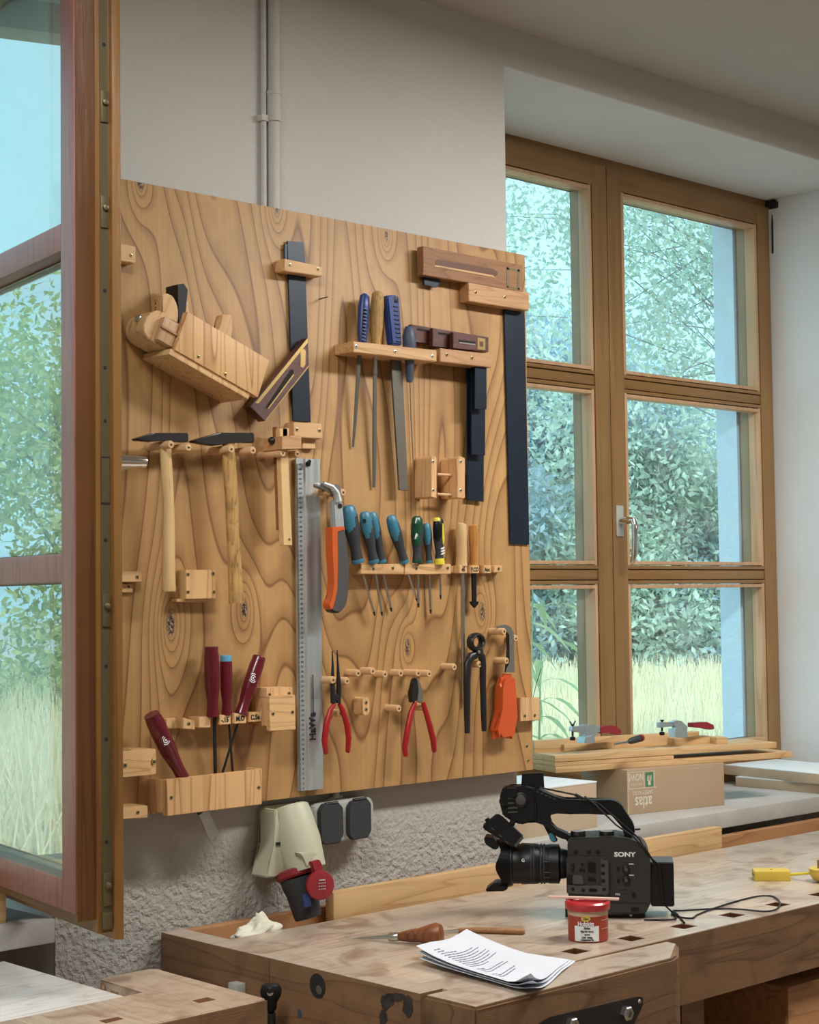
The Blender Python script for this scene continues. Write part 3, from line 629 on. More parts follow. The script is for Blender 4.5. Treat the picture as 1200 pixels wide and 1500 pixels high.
flat(t, 'blade', [(573.5, 526), (588.5, 528), (590, 553), (598.7, 718.5), (585.3, 718), (575, 553)], .026, .005, 'file', .0008)
t = tool('screwdriver', 'long thin scriber with egg-shaped grey-blue handle at the right end of the file rack', 'screwdriver', (600, 510), .045)
rod(t, 'handle', [(599, 478, .045), (599, 481, .045), (599, 492, .045), (600, 512, .044), (600, 530, .04), (600, 556, .035), (600, 560, .035)], [.006, .010, .0145, .015, .010, .0078, .006], 'gblue')
rod(t, 'shaft', [(600.7, 560, .035), (602, 610, .028), (605.5, 680, .016)], .0012, 'steel', 1, 8)
# --- hammers
def hammer(lab, head, hy, hpts, hr, mt, tipd, o=.048):
    t = tool('hammer', lab, 'hammer', (hpts[0][0], hpts[0][1]), o)
    flat(t, 'head', head, o+.011, .022, 'dsteel', .002)
    rod(t, 'handle', [(x, y, o-.0*k) for k, (x, y) in enumerate(hpts)], hr, mt, .72, 16)
    return t
hammer('smaller hammer, pale smooth handle, left of the screwed square block', [(200, 642.5), (210, 639), (228, 634), (276.5, 634), (277, 647.5), (258, 646.5), (245, 645), (225, 646.5), (202, 644.5)], 640,
       [(243, 644), (243, 665), (244.5, 700), (247, 735), (247.2, 780), (247, 820), (247.5, 864), (247.5, 866.5)], [.0115, .0122, .0125, .0118, .0128, .0135, .0142, .0135], 'ash', None)
hammer('bigger hammer, worn speckled handle, hanging over the knot', [(284.5, 645.5), (292, 642.5), (325, 633.5), (373, 634), (373.5, 648.5), (352, 648), (337, 649), (318, 652.5), (300, 650), (286, 647.5)], 640,
       [(334.5, 648), (335, 668), (337.5, 700), (340, 740), (341, 780), (344, 830), (346.5, 880), (346.5, 883.5)], [.0132, .0145, .0148, .0150, .0140, .0150, .0165, .016], 'oldash', None)
# --- marking gauge
t = tool('marking_gauge', 'wooden marking gauge with two square rods, hung on pegs left of the aluminium ruler', 'marking gauge', (425, 648), .05)
flat(t, 'head', [(413, 639), (442, 637.5), (442, 657.5), (413, 658.5)], .082, .062, 'beech', .001)
flat(t, 'rod', [(409.5, 628), (421, 626.5), (428.5, 799), (415.5, 799)], .060, .014, M['ash'], .001)
flat(t, 'rod', [(405, 625), (413, 624.5), (417, 776), (410.5, 776)], .038, .014, 'brownw', .001)
flat(t, 'rod_end', [(414, 627.5), (424, 627), (424, 640), (414, 640)], .060, .02, 'pine', .001)
part(t, 'clamp_screw', lambda b: lathe(b, [(.007, 0), (.008, .004), (.004, .010)], T(*atX(400, 645.5, FX(413, 650, .082).x)) @ R(-90, 'Y'), 12), 'dsteel')
screwpx(t, 424, 790, D-.0603, .7)
# --- aluminium ruler
t = tool('ruler', 'long aluminium straightedge ruler hanging upright in the middle of the board', 'ruler', (450, 679), .008)
def rul(b):
    a = FX(433, 671, .008); z0 = FX(435, 1159, .008).z; x0 = a.x; x1 = FX(465.3, 671, .008).x; prof = [(0, .006), (.30, .008), (.34, .0115), (.44, .012), (.5, .010), (.78, .010), (.83, .012), (1, .012), (1, .0), (0, .0)]
    loft(b, [[Vector((x0+(x1-x0)*u, D-.004-v, z)) for u, v in prof] for z in (z0, a.z)])
ru = part(t, 'blade', rul, 'alu')
za = FX(433, 671, .008).z; xr = FX(433, 671, .008).x
def ticks(b):
    for k in range(1, 680, 2):
        l = .0045 if k % 10 == 1 else .0025; z = za-.012-k*.001
        box(b, xr+.0008, xr+.0008+l, D-.0118, D-.0102, z-.00022, z+.00022)
part(t, 'scale_marks', ticks, 'ink')
for k in range(1, 69):
    n = 70-k
    text('numeral', str(n), .0066, T(xr+.0105, D-.0113, za-.003-k*.01) @ FACE @ R(-90, 'Z') @ R(90, 'Z'), M['ink'], t, ext=.0004)
text('lettering', 'HaWe', .0225, T(*FX(458.5, 1064, .0166)) @ FACE @ R(90, 'Z'), M['ink'], t, ext=.0012, bold=.0004, sx=.97)
part(t, 'printed_line', lambda b: box(b, -.0009, .0009, -.0006, .0006, -.042, .042, T(*FX(458.7, 1018, .0166))), 'ink')
part(t, 'hanging_screw', lambda b: (lathe(b, [(.006, 0), (.006, .004), (.003, .005)], T(*FX(450.5, 679.5, .0145)) @ R(90, 'X'), 12), tube(b, [FX(451, 679, .014), FX(453.5, 676, .028)], .004, 8)), 'dsteel')
# --- hatchet
t = tool('roofing_hatchet', 'small hatchet with grey head and orange-edged dark grip, right of the ruler', 'hatchet', (495, 740), .05)
flat(t, 'head', [(463, 709), (468, 706), (500, 710.5), (498.5, 729), (489, 728), (482, 719), (463, 713)], .052, .012, 'steel', .002)
rod(t, 'neck', [(474, 708, .058), (486, 713, .058), (493, 722, .058), (495, 735, .058)], [.004, .006, .0075, .010], 'alu')
flat(t, 'shaft', [(488, 733), (502.5, 734), (506.5, 780), (490.5, 778)], .060, .016, 'alu', .003)
flat(t, 'grip', [(492.5, 775), (506, 773), (507.5, 790), (511.5, 830), (512, 868), (509, 886), (500, 897.5), (492, 898.5), (484.5, 894), (483, 888), (491, 880), (495, 860), (494, 820)], .062, .024, 'dgrip', .004)
flat(t, 'grip_edge', [(486, 772), (506, 771), (506.3, 776), (493.5, 778), (495, 820), (494.5, 862), (492, 880), (488.5, 892), (484.5, 893.5), (481.5, 885), (489, 872), (490, 850), (487.5, 810)], .064, .022, 'dorange', .002)
part(t, 'pivot_screw', lambda b: lathe(b, [(.005, 0), (.005, .002), (.002, .002)], T(*FX(498, 741, .0605)) @ R(90, 'X'), 12), 'dsteel')
# --- screwdrivers
def driver(lab, top, bot, s0, s1, w_, col, o=.020, hole=None, back=False, shaft=.0026):
    t = tool('screwdriver', lab, 'screwdriver', bot, o, 'screwdrivers in the rack')
    x0, y0 = top; x1, y1 = bot
    L = lambda k: (x0+(x1-x0)*k, y0+(y1-y0)*k)
    prof = [(0, .55), (.05, .85), (.2, 1), (.42, .98), (.6, .82), (.75, .66), (.88, .74), (.96, .80), (1, .72)]
    rod(t, 'handle', [(*L(k), o+.012) for k, _ in prof], [w_*r for _, r in prof], 'rubber', .85)
    rod(t, 'upper_grip', [(*L(k), o+.0145) for k in (-.01, .03, .15, .35, .5, .6)], [w_*r for r in (.5, .82, .98, .92, .72, .3)], col, .75, label='coloured grip inlay')
    rod(t, 'collar', [(*L(k), o+.012) for k in (.93, .97, 1.0)], [w_*.78, w_*.84, w_*.74], col, .9)
    if hole: part(t, 'hanging_hole', lambda b: lathe(b, [(.0045, 0), (.0045, .002), (.0004, .002)], T(*FX(*hole, o+.012+w_*.62)) @ R(90, 'X'), 10), 'black')
    rod(t, 'shaft', [(*s0, o+.004), (*s1, o)], shaft, 'steel', 1, 10)
    dx, dy = (s1[0]-s0[0])/math.hypot(s1[0]-s0[0], s1[1]-s0[1]), (s1[1]-s0[1])/math.hypot(s1[0]-s0[0], s1[1]-s0[1])
    rod(t, 'tip', [(*s1, o), (s1[0]+dx*6, s1[1]+dy*6, o)], [shaft*1.15, shaft*.6], 'dsteel', 1, 8)
    return t
driver('teal screwdriver directly beside the hatchet grip, widest of the rack', (510, 741), (524.5, 825), (531, 838), (547.5, 896), .0178, 'teal')
driver('teal screwdriver with visible hanging hole, second from the hatchet', (534, 750), (548, 825), (549.5, 838), (559, 896), .0150, 'teal', hole=(533.5, 763), o=.026)
driver('slim teal screwdriver tucked behind the second one', (545, 751), (560, 825), (560.5, 838), (572.5, 890), .0128, 'teal', o=.008)
driver('teal screwdriver leaning left, shaft crossing the next one', (572, 756), (593, 825), (597, 838), (610, 876), .0142, 'teal', hole=(578.5, 765))
driver('slim teal screwdriver between the green one and the yellow-black one', (625, 767), (629, 825), (628.5, 838), (631, 893), .0110, 'teal', o=.010)
t = driver('screwdriver with dark green faceted handle', (611, 757), (611.5, 825), (612.5, 838), (613, 884), .0150, 'green', o=.024)
for k, (y, w_) in enumerate(((762, .013), (785, .014))):
    rod(t, 'facet', [(611, y-3, .044), (611, y+5, .046), (611, y+14, .043)], [.006, w_*.8, .006], 'green', .5, 6)
t = driver('black screwdriver with yellow cap, stripes and yellow collar', (642, 759), (644, 825), (645, 838), (645.5, 872), .0138, 'black', o=.022, shaft=.0022)
rod(t, 'cap', [(640, 758, .036), (640.2, 760, .036), (640.5, 763, .036)], [.006, .0105, .0115], 'yellow', .8)
rod(t, 'yellow_collar', [(643.5, 818, .034), (643.8, 822, .034), (644, 827, .034)], [.011, .0125, .0125], 'yellow', .9)
flat(t, 'side_stripe', [(648, 766), (650, 768), (651.5, 790), (650, 798), (648.5, 790)], .046, .003, 'yellow', 0)
for k in range(3): flat(t, 'stripe', [(647, 803+k*4), (651.5, 801+k*4), (651.5, 803+k*4), (647, 805+k*4)], .046, .003, 'white', 0)
t = tool('round_file', 'very long thin rod tool with pale turned wooden handle beside the yellow-black screwdriver', 'file', (676, 838), .02)
rod(t, 'handle', [(676, 766, .022), (676, 768, .022), (675.8, 780, .022), (676, 795, .020), (676.5, 812, .018), (676, 829, .017)], [.005, .0115, .0138, .0125, .0126, .0138], 'ash')
rod(t, 'shaft', [(677.5, 840, .020), (678, 900, .016), (679.5, 1031, .006)], [.0046, .0046, .0042], 'steel', 1, 10)
t = tool('spade_bit', 'orange-brown varnished handle with black shaft ending in an arrow tip', 'countersink', (694.5, 838), .02)
rod(t, 'handle', [(693, 768, .022), (693.2, 770, .022), (694, 785, .022), (694.6, 803, .020), (695, 829, .017)], [.005, .0105, .0120, .0105, .0095], M['dowel2'] if 'dowel2' in M else 'beech')
flat(t, 'shaft', [(692, 838), (698.3, 838), (698.5, 881), (692.7, 881)], .019, .004, 'black', .0004)
flat(t, 'tip', [(690.3, 881), (701.5, 881), (701, 884.5), (696.3, 890.5), (691.5, 885)], .021, .006, 'black', .0004)
# --- pliers
t = tool('needle_nose_pliers', 'needle-nose pliers with red grips below the hatchet', 'pliers', (491, 1026), .03)
for s, pts in ((-1, [(486.8, 953), (487.5, 975), (487, 1005), (488, 1030)]), (1, [(493.8, 952), (495, 975), (496.3, 1005), (495.5, 1030)])):
    rod(t, 'jaw', [(*p, .036) for p in pts], [.0012, .0028, .0056, .006], 'dsteel', .8, 8)
part(t, 'pivot', lambda b: lathe(b, [(.007, -.006), (.007, .004), (.003, .005)], T(*FX(491.5, 1022, .036)) @ R(90, 'X'), 12), 'dsteel')
rod(t, 'grip', [(*p, .036) for p in ((490, 1031), (484, 1040), (478, 1062), (475.5, 1085), (477.5, 1103), (478, 1104.5))], [.004, .0058, .0066, .0066, .0052, .003], 'rgrip')
rod(t, 'grip', [(*p, .036) for p in ((497, 1031), (502, 1040), (508.5, 1062), (511, 1082), (509.5, 1101), (509, 1102.5))], [.004, .0056, .0062, .0062, .005, .003], 'rgrip')
t = tool('side_cutters', 'diagonal cutting pliers with long red grips, right of the two-screw oval peg', 'pliers', (612, 1026), .03)
flat(t, 'jaw', [(607, 996), (609.5, 993), (612, 996), (614, 1012), (612, 1026), (604, 1029), (602.5, 1016)], .042, .012, 'dsteel', .001)
flat(t, 'jaw', [(609.5, 993), (614, 996), (617.5, 1004), (620.5, 1018), (619.5, 1030), (612, 1026)], .040, .012, 'steel', .001)
rod(t, 'grip', [(*p, .036) for p in ((608, 1029), (602, 1045), (597, 1070), (593, 1095), (594.5, 1107), (594.7, 1108.5))], [.0048, .0062, .0066, .0066, .0056, .003], 'rgrip')
rod(t, 'grip', [(*p, .036) for p in ((620, 1029), (624, 1043), (630, 1064), (635, 1085), (636.3, 1100), (636, 1102.5))], [.0048, .0060, .0064, .0066, .0056, .003], 'rgrip')
t = tool('pincers', 'black carpenter pincers with round jaws hanging from a peg', 'pincers', (702, 957), .03)
def pjaw(b):
    n = 20; c = FX(697.5, 940.5, .036); ro = .019; pts = [c+Vector((ro*math.cos(a), 0, ro*.86*math.sin(a))) for a in [2*math.pi*k/n for k in range(n+1)]]
    tube(b, pts, .0055, 8, 2.0, fdir=(0, 1, 0))
part(t, 'jaws', pjaw, 'dsteel')
part(t, 'joint', lambda b: (lathe(b, [(.011, -.008), (.011, .006), (.0045, .008)], T(*FX(700.5, 955, .036)) @ R(90, 'X'), 14)), 'dsteel')
part(t, 'pivot', lambda b: (lathe(b, [(.004, 0), (.004, .004), (.001, .005)], T(*FX(700.5, 955, .043)) @ R(90, 'X'), 10)), 'steel')
rod(t, 'handle', [(*p, .036) for p in ((700, 958), (690, 962), (685, 972), (684, 1000), (684.2, 1040), (684.6, 1074))], [.008, .0105, .0098, .0088, .0080, .0066], 'dsteel', .8)
rod(t, 'handle', [(*p, .036) for p in ((701, 956), (706, 962), (707.5, 975), (707.5, 1000), (708.6, 1040), (709.5, 1071))], [.008, .0095, .0088, .0080, .0078, .0066], 'dsteel', .8)
# --- hooked knife
t = tool('hooked_knife', 'hooked steel knife with bright orange grip near the right edge', 'knife', (750, 985), .02)
flat(t, 'blade', [(728, 917.5), (740, 914.5), (748, 918), (753, 926), (754.5, 985), (741.5, 985), (747, 968), (746.5, 930), (741, 922), (729, 919.5)], .030, .004, 'steel', .0006)
flat(t, 'blade_spine', [(741, 921), (746, 926), (747.5, 968), (743, 985), (740.5, 985), (744, 950), (742.5, 927)], .028, .003, 'dsteel', .0006)
flat(t, 'grip', [(740, 987), (757.5, 987.5), (759.5, 1002), (758.5, 1050), (757.5, 1079), (754, 1083), (738, 1080.5), (728.5, 1079.5), (729, 1077), (733.5, 1072), (736.5, 1040), (737, 1010), (736, 997)], .034, .026, 'orange', .009)
# --- chisels
def chisel(lab, top, bot, r, blade, o=.022, cap=None, blade_label=None, wide=.0042, bo=.004):
    t = tool('chisel', lab, 'chisel', bot, o)
    x0, y0 = top; x1, y1 = bot; L = lambda k: (x0+(x1-x0)*k, y0+(y1-y0)*k, o+.012)
    rod(t, 'handle', [L(k) for k in (.10, .13, .3, .58, .63, .80, .90, 1)], [r*.97, r, r, r*.98, r*.90, r*.72, r*.76, r*.86], 'crim')
    rod(t, 'striking_cap', [L(k) for k in (0, .02, .10)], [r*.86, r*.92, r*.92], cap or 'crim')
    rod(t, 'blade', [(*blade[0], o+.008), (*blade[1], bo+.01)], [wide, wide], 'dsteel', .6, 8)
    return t
chisel('upright red-handled chisel, tallest of the group', (309.5, 947), (312, 1050), .0150, ((314, 1050), (315.5, 1136)))
chisel('red-handled chisel with light blue cap', (331, 960), (332, 1047), .0122, ((334.5, 1047), (341, 1130)), cap='skyb', wide=.0028)
t = chisel('red-handled chisel leaning right, white emblem on its handle', (380, 962), (352.5, 1046), .0148, ((352, 1047), (326, 1132)), wide=.003)
def emblem(t, x, y, o, a):
    m = T(*FX(x, y, o)) @ R(a, 'Y')
    def g(b):
        for r, w_, a0, a1 in ((.0052, .0010, 20, 340), (.0088, .0009, 60, 140), (.0088, .0009, 215, 330)):
            pts = [m @ Vector((r*math.cos(math.radians(q)), 0, r*math.sin(math.radians(q)))) for q in range(a0, a1+1, 12)]; tube(b, pts, w_, 6, .5, fdir=(0, 1, 0))
        lathe(b, [(.002, -.0005), (.002, .0005)], m @ R(90, 'X'), 8)
    part(t, 'emblem', g, 'white')
emblem(t, 371, 993, .050, 15)
t = tool('chisel', 'large red-handled chisel leaning in the tray, steel tip poking out below', 'chisel', (268, 1137), .03)
rod(t, 'handle', [(225, 1053, .05), (227.5, 1058, .05), (235, 1075, .05), (247, 1100, .048), (251, 1108, .046), (261, 1126, .044), (268, 1139, .042)], [.0165, .0175, .0175, .0168, .0150, .0118, .0125], 'crim')
rod(t, 'striking_cap', [(221.5, 1046.5, .05), (225.5, 1054.5, .05)], [.0150, .0158], 'crim')
emblem(t, 243, 1084, .066, -26)
rod(t, 'neck', [(268, 1139, .036), (284, 1170, .030), (294, 1190, .024)], [.006, .005, .008], 'dsteel', .6)
flat(t, 'blade', [(288, 1186), (303, 1182), (321, 1219), (310.5, 1232.5), (305, 1226)], .026, .005, 'steel', .001)

# ================================================================== wall fittings
t = thing('conduit', 'white painted pipe running from the ceiling down behind the tool board', 'pipe', (2.05, WALL-.014, 2.4))
part(t, 'tube', lambda b: tube(b, [atY(400.5, -60, WALL-.0135), atY(401, 150, WALL-.0135), atY(401.5, 302, WALL-.0135), atY(402, 420, WALL-.0135)], .0128, 16), 'wall')
part(t, 'narrow_tube', lambda b: tube(b, [atY(385.5, -60, WALL-.008), atY(386, 150, WALL-.008), atY(386.5, 302, WALL-.008), atY(387, 420, WALL-.008)], .0062, 12), 'wall')
part(t, 'coupling', lambda b: lathe(b, [(.0128, -.03), (.0150, -.029), (.0150, .027), (.0165, .028), (.0165, .034), (.0128, .036)], T(*atY(401, 172, WALL-.0150)) @ T(0, 0, .02), 18), 'wall')
part(t, 'clip', lambda b: box(b, -.030, -.008, -.003, .014, -.007, .007, T(*atY(399, 175, WALL-.014)), bev=.002), 'wall')
t = thing('double_socket', 'double wall socket with two dark grey spring covers under the board', 'socket', atY(505, 1205, WALL))
part(t, 'housing', lambda b: prismY(b, [(462, 1184), (468, 1178), (540, 1167.5), (546, 1171), (548, 1178), (548, 1218), (544, 1227), (474, 1236), (466, 1233), (463, 1226)], WALL-.048, .048, .003), 'lgrey')
for px in ([(475, 1178), (497, 1176), (503.5, 1183), (504.5, 1222), (498.5, 1235), (476, 1237.8), (470, 1231), (469, 1188)], [(516.5, 1174), (539, 1170), (544.5, 1177), (545, 1217), (540, 1227), (518, 1231), (511.5, 1223), (511.2, 1182)]):
    part(t, 'cover', lambda b: prismY(b, px, WALL-.058, .012, .002), 'rubber')
for x, y in ((485.5, 1177), (527, 1171)): part(t, 'hinge', lambda b: tube(b, [atY(x-9, y+1.6, WALL-.052), atY(x+9, y-.6, WALL-.052)], .0045, 10), 'black')
part(t, 'gland', lambda b: tube(b, [atY(492, 1150, WALL-.012), atY(492, 1170, WALL-.012)], .009, 12), 'lgrey')
t = thing('power_socket', 'angled cream power socket with round red lid and dark plug outlet', 'socket', atY(420, 1230, WALL))
part(t, 'back_box', lambda b: prismY(b, [(386, 1182), (448, 1174), (452, 1245), (430, 1272), (398, 1287), (386, 1286)], WALL-.020, .020, .003), 'cream')
part(t, 'side_wall', lambda b: prismY(b, [(403, 1188), (408, 1185), (412, 1240), (421, 1278), (402, 1286), (390, 1286), (403, 1240)], WALL-.070, .052, .003), 'cream')
def body(b):
    a = atY(424, 1184, WALL-.050); c = atY(449, 1275, WALL-.095); m = axis(a, c)
    lathe(b, [(.034, -.004), (.040, .0), (.043, .02), (.046, .07), (.044, .095), (.041, (c-a).length)], m, 24)
part(t, 'body', body, 'cream')
part(t, 'slot', lambda b: box(b, -.006, .014, -.001, .003, -.003, .003, T(*atY(408, 1236, WALL-.0715))), 'dark')
part(t, 'hinge_bracket', lambda b: prismY(b, [(439, 1250), (462, 1248), (473.5, 1259), (474, 1263), (463, 1260), (455, 1262), (453, 1270), (449, 1271), (448, 1260)], WALL-.128, .02, .002), 'cream')
def redring(b):
    a = atY(433, 1272, WALL-.075); c = atY(441, 1298, WALL-.088); lathe(b, [(.040, 0), (.044, .003), (.044, .014), (.040, .018)], axis(a, c), 24)
part(t, 'red_flange', redring, 'ceered')
def plug(b):
    a = atY(436, 1284, WALL-.08); c = atY(448, 1330, WALL-.095); lathe(b, [(.038, 0), (.036, .02), (.032, .035), (.029, .075), (.027, .085)], axis(a, c), 24)
part(t, 'outlet', plug, 'rubber')
part(t, 'outlet_label', lambda b: prismY(b, [(444, 1311), (452, 1308), (457, 1327), (447, 1329)], WALL-.131, .002, 0), 'rblue')
lc = atY(470, 1297, WALL-.145); lm = axis(lc, lc+Vector((-.30, -.9, .06)))
part(t, 'lid', lambda b: lathe(b, [(.0285, -.012), (.0300, -.006), (.0290, 0), (.024, .0015), (.0005, .0015)], lm, 28), 'ceered')
part(t, 'lid_arm', lambda b: prismY(b, [(456, 1263), (469, 1259), (474, 1270), (472, 1280), (462, 1282)], WALL-.137, .012, .002), 'ceered')
def lidp(b):
    for i, (ww, zz) in enumerate(((.012, .010), (.003, .004), (.003, -.002), (.003, -.008))):
        for k in range(1 if i == 0 else 4): box(b, (-.006 if i == 0 else -.007+k*.0042), (.007 if i == 0 else -.005+k*.0042), .0, .0006, zz, zz+.0022, T(*(lc+Vector((0, -.004, 0)))) @ R(-18, 'Z'))
part(t, 'lid_print', lidp, 'lgrey')
t = thing('cable_stub', 'grey plaster-stained cable stub between board and power socket', 'cable', atY(430, 1175, WALL-.02))
part(t, 'cable', lambda b: tube(b, [atY(405, 1184, WALL-.012), atY(425, 1180, WALL-.016), atY(450, 1182, WALL-.014), atY(475, 1176, WALL-.012), atY(500, 1166, WALL-.012)], .006, 8), 'lgrey')

# ================================================================== the long workbench
bench = thing('workbench', 'long worn joiner workbench under the tool board, camera and papers on it', 'workbench', (2.6, 2.35, 0))
XL, XR, YF, YB = 1.903, 4.42, 1.998, 2.751; TE = 2.60
def bpart(name, g, mt, label=None): return obj(name, g, mt, bench, label=label)
bpart('top', lambda b: box(b, XL+.05, XR, 2.075, TE, BT-.05, BT, bev=.002), M['bench'])
def strip(b):
    x = XL+.05; hs = [2.165+.1575*k for k in range(14)]
    for h in hs+[XR+.021]:
        box(b, x, h-.021, 2.035, 2.075, BT-.12, BT); x = h+.021
    box(b, XL+.05, XR, YF+.003, 2.035, BT-.05, BT)
    for h in hs: box(b, h-.022, h+.022, 2.034, 2.076, BT-.14, BT-.13)
bpart('dog_hole_strip', strip, M['bench'])
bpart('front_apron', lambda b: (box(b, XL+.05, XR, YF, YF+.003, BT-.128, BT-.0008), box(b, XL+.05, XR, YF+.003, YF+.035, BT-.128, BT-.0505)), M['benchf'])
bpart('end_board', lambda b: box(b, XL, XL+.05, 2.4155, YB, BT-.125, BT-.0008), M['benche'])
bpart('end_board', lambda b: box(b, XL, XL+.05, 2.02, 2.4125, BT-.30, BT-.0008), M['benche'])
bpart('end_board_top', lambda b: (box(b, XL, XL+.05, 2.4145, YB, BT-.0008, BT), box(b, XL, XL+.05, 2.02, 2.4135, BT-.0008, BT)), M['bench'])
bpart('back_rail', lambda b: (box(b, XL+.05, XR, 2.723, YB, BT-.11, BT-.001, bev=.0015)), M['rail'])
bpart('tray_floor', lambda b: box(b, XL+.05, XR, TE, 2.725, BT-.10, BT-.08), M['rail'])
for h in [2.165+.1575*k for k in range(14)]:
    def hole(b, h=h):
        z0, z1 = BT-.115, BT-.0012; x0, x1, y0, y1, e = h-.021, h+.021, 2.035, 2.075, .0008
        box(b, x0, x0+e, y0, y1, z0, z1); box(b, x1-e, x1, y0, y1, z0, z1); box(b, x0+e, x1-e, y0, y0+e, z0, z1); box(b, x0+e, x1-e, y1-e, y1, z0, z1); box(b, x0, x1, y0, y1, z0-e, z0)
    bpart('dog_hole', hole, M['groove'])  # added dark liner, the hole's inner shade is in its colour
def jaw(b):
    z0, z1 = BT-.21, BT-.0005
    p = [(XL-.004, 1.888), (2.395, 1.888), (2.425, 1.90), (2.50, 1.958), (2.503, 1.985), (2.49, 1.993), (XL-.004, 2.008)]
    prism(b, [Vector((x, y, z0)) for x, y in p], [Vector((x, y, z1)) for x, y in p], .004)
bpart('vise_jaw', jaw, M['benchj'] if 'benchj' in M else M['benchf'])
bpart('vise_jaw_top', lambda b: prism(b, [Vector((x, y, BT-.0004)) for x, y in ((XL, 1.893), (2.392, 1.893), (2.495, 1.962), (2.498, 1.984), (XL, 2.003))], [Vector((x, y, BT+.0006)) for x, y in ((XL, 1.893), (2.392, 1.893), (2.495, 1.962), (2.498, 1.984), (XL, 2.003))]), M['bench'])
def plate(b):
    px = [(790, 1500), (806, 1490), (935, 1460), (943, 1461), (942, 1474), (925, 1510), (780, 1530)]; prismY(b, px, 1.886, .006, .0008)
bpart('iron_plate', plate, M['dsteel'])
for x, y in ((916, 1484), (836, 1501)): bpart('hex_bolt', lambda b: lathe(b, [(.013, 0), (.013, .008), (.011, .010), (.007, .010), (.007, .006)], T(*atY(x, y, 1.886)) @ R(90, 'X'), 6), M['steel'])
bpart('plate_screw', lambda b: lathe(b, [(.004, 0), (.003, .002)], T(*atY(937, 1467, 1.8855)) @ R(90, 'X'), 8), M['steel'])
# marks in the end face: round hole, stains
def onend(x, y): return atX(x, y, XL)
bpart('end_hole', lambda b: lathe(b, [(.021, -.001), (.021, .0009), (.019, .0011), (.0005, .0011)], T(*onend(465.5, 1444)) @ R(-90, 'Y'), 22), M['dark'])
bpart('hole_thread', lambda b: lathe(b, [(.008, -.001), (.008, .0016), (.0005, .0016)], T(*onend(468, 1450)) @ R(-90, 'Y'), 14), M['steel'])
def blot(b, cx, cy, rx, ry, n=16, sd=1, off=.0006):
    rnd = random.Random(sd); pts = []
    for k in range(n):
        a = 2*math.pi*k/n; q = .8+.4*rnd.random(); p = onend(cx+rx*q*math.cos(a), cy+ry*q*math.sin(a)); pts.append(p+Vector((-off, 0, 0)))
    prism(b, pts, [p+Vector((off, 0, 0)) for p in pts])
bpart('ink_stain', lambda b: (blot(b, 567, 1467, 9, 12, sd=2), blot(b, 598, 1475, 8, 16, sd=3), blot(b, 580, 1460, 14, 6, sd=5), blot(b, 562, 1490, 6, 12, sd=8)), mat('burn_mark', (.045, .035, .032), .5, var=.9, vscale=60), 'dark burnt blots')
bpart('stain', lambda b: blot(b, 439, 1485, 3, 7, sd=6), M['gblue'])
def onb(b):  # cupboard under the bench and its legs
    box(b, 2.93, XR, YF+.02, YB-.05, .12, BT-.16, bev=.002)
bpart('cupboard', onb, M['rail'])
for x_ in (XL+.12, 2.62): bpart('trestle', lambda b: box(b, x_, x_+.07, YF+.05, YB-.1, 0, BT-.128), M['benchf'])
bpart('leg', lambda b: box(b, XR-.20, XR-.12, YF+.05, YB-.1, 0, .12), M['benchf'])
t = thing('clamp_stop', 'small white plastic block fixed to the bench end beside the knob', 'stop', onend(350, 1447))
obj('block', lambda b: box(b, -.022, 0, -.014, .014, -.020, .012, T(*onend(354, 1447)), bev=.005), M['lgrey'], t)
t = thing('vise_handle', 'dark wooden ball-ended vise handle in front of the bench end', 'handle', onend(398, 1470))
hm = T(*(atX(397, 1458, XL-.045)))
obj('ball', lambda b: lathe(b, [(.004, -.030), (.010, -.024), (.011, -.012), (.018, .0), (.019, .010), (.015, .018), (.004, .021)], hm, 18), M['black'], t)
obj('bar', lambda b: lathe(b, [(.008, -.20), (.008, -.03)], hm, 12), M['dsteel'], t)
obj('ferrule', lambda b: lathe(b, [(.0055, 0), (.0055, .002), (.0015, .002)], hm @ T(-.011, -.012, .008) @ R(45, 'Z') @ R(-75, 'Y'), 12), M['steel'], t)

# --- plank standing in the bench tray
t = thing('plank', 'pale narrow plank standing on edge along the back of the workbench', 'plank', (2.9, 2.71, BT))
obj('board', lambda b: (box(b, 2.291, 3.625, 2.690, 2.716, BT-.078, 0.888, bev=.001)), M['plank'], t)
# --- near bench
b2 = thing('workbench', 'near workbench at the lower left, worn top whitened by painted-in window glare, tail vise block at its end', 'workbench', (.8, 2.4, 0))
YN = 2.173
def b2p(name, g, mt): return obj(name, g, mt, b2)
b2p('top', lambda b: box(b, -.6, 1.556, 2.355, 3.02-.28, BT-.06, BT, bev=.0015), M['bench2'])
def vb(b):
    p = [(1.35, YN), (1.688, YN), (1.707, YN+.003), (1.7105, 2.485), (1.700, 2.4955), (1.606, 2.4955), (1.594, 2.487), (1.594, 2.3535), (1.35, 2.3535)]
    prism(b, [Vector((x, y, BT-.13)) for x, y in p], [Vector((x, y, BT)) for x, y in p], .0015)
    box(b, -.6, 1.35, YN, 2.3535, BT-.13, BT, bev=.0015)
b2p('vise_block', vb, M['bench3'] if 'bench3' in M else M['bench2'])
b2p('front_face', lambda b: box(b, -.6, 1.706, YN-.003, YN-.0002, BT-.13, BT-.002), M['benchf'])
for x_ in (0, 1.3): b2p('trestle', lambda b: box(b, x_, x_+.08, 2.2, 2.7, 0, BT-.13), M['benchf'])
hp = [atZ(x, y, BT) for x, y in ((282, 1466), (304, 1461), (316, 1464.5), (292, 1469.5))]
b2p('dog_hole', lambda b: prism(b, [p+Vector((0, 0, -.003)) for p in hp], [p+Vector((0, 0, .0004)) for p in hp]), M['groove'])  # flat dark patch, shade inside the hole painted on the top
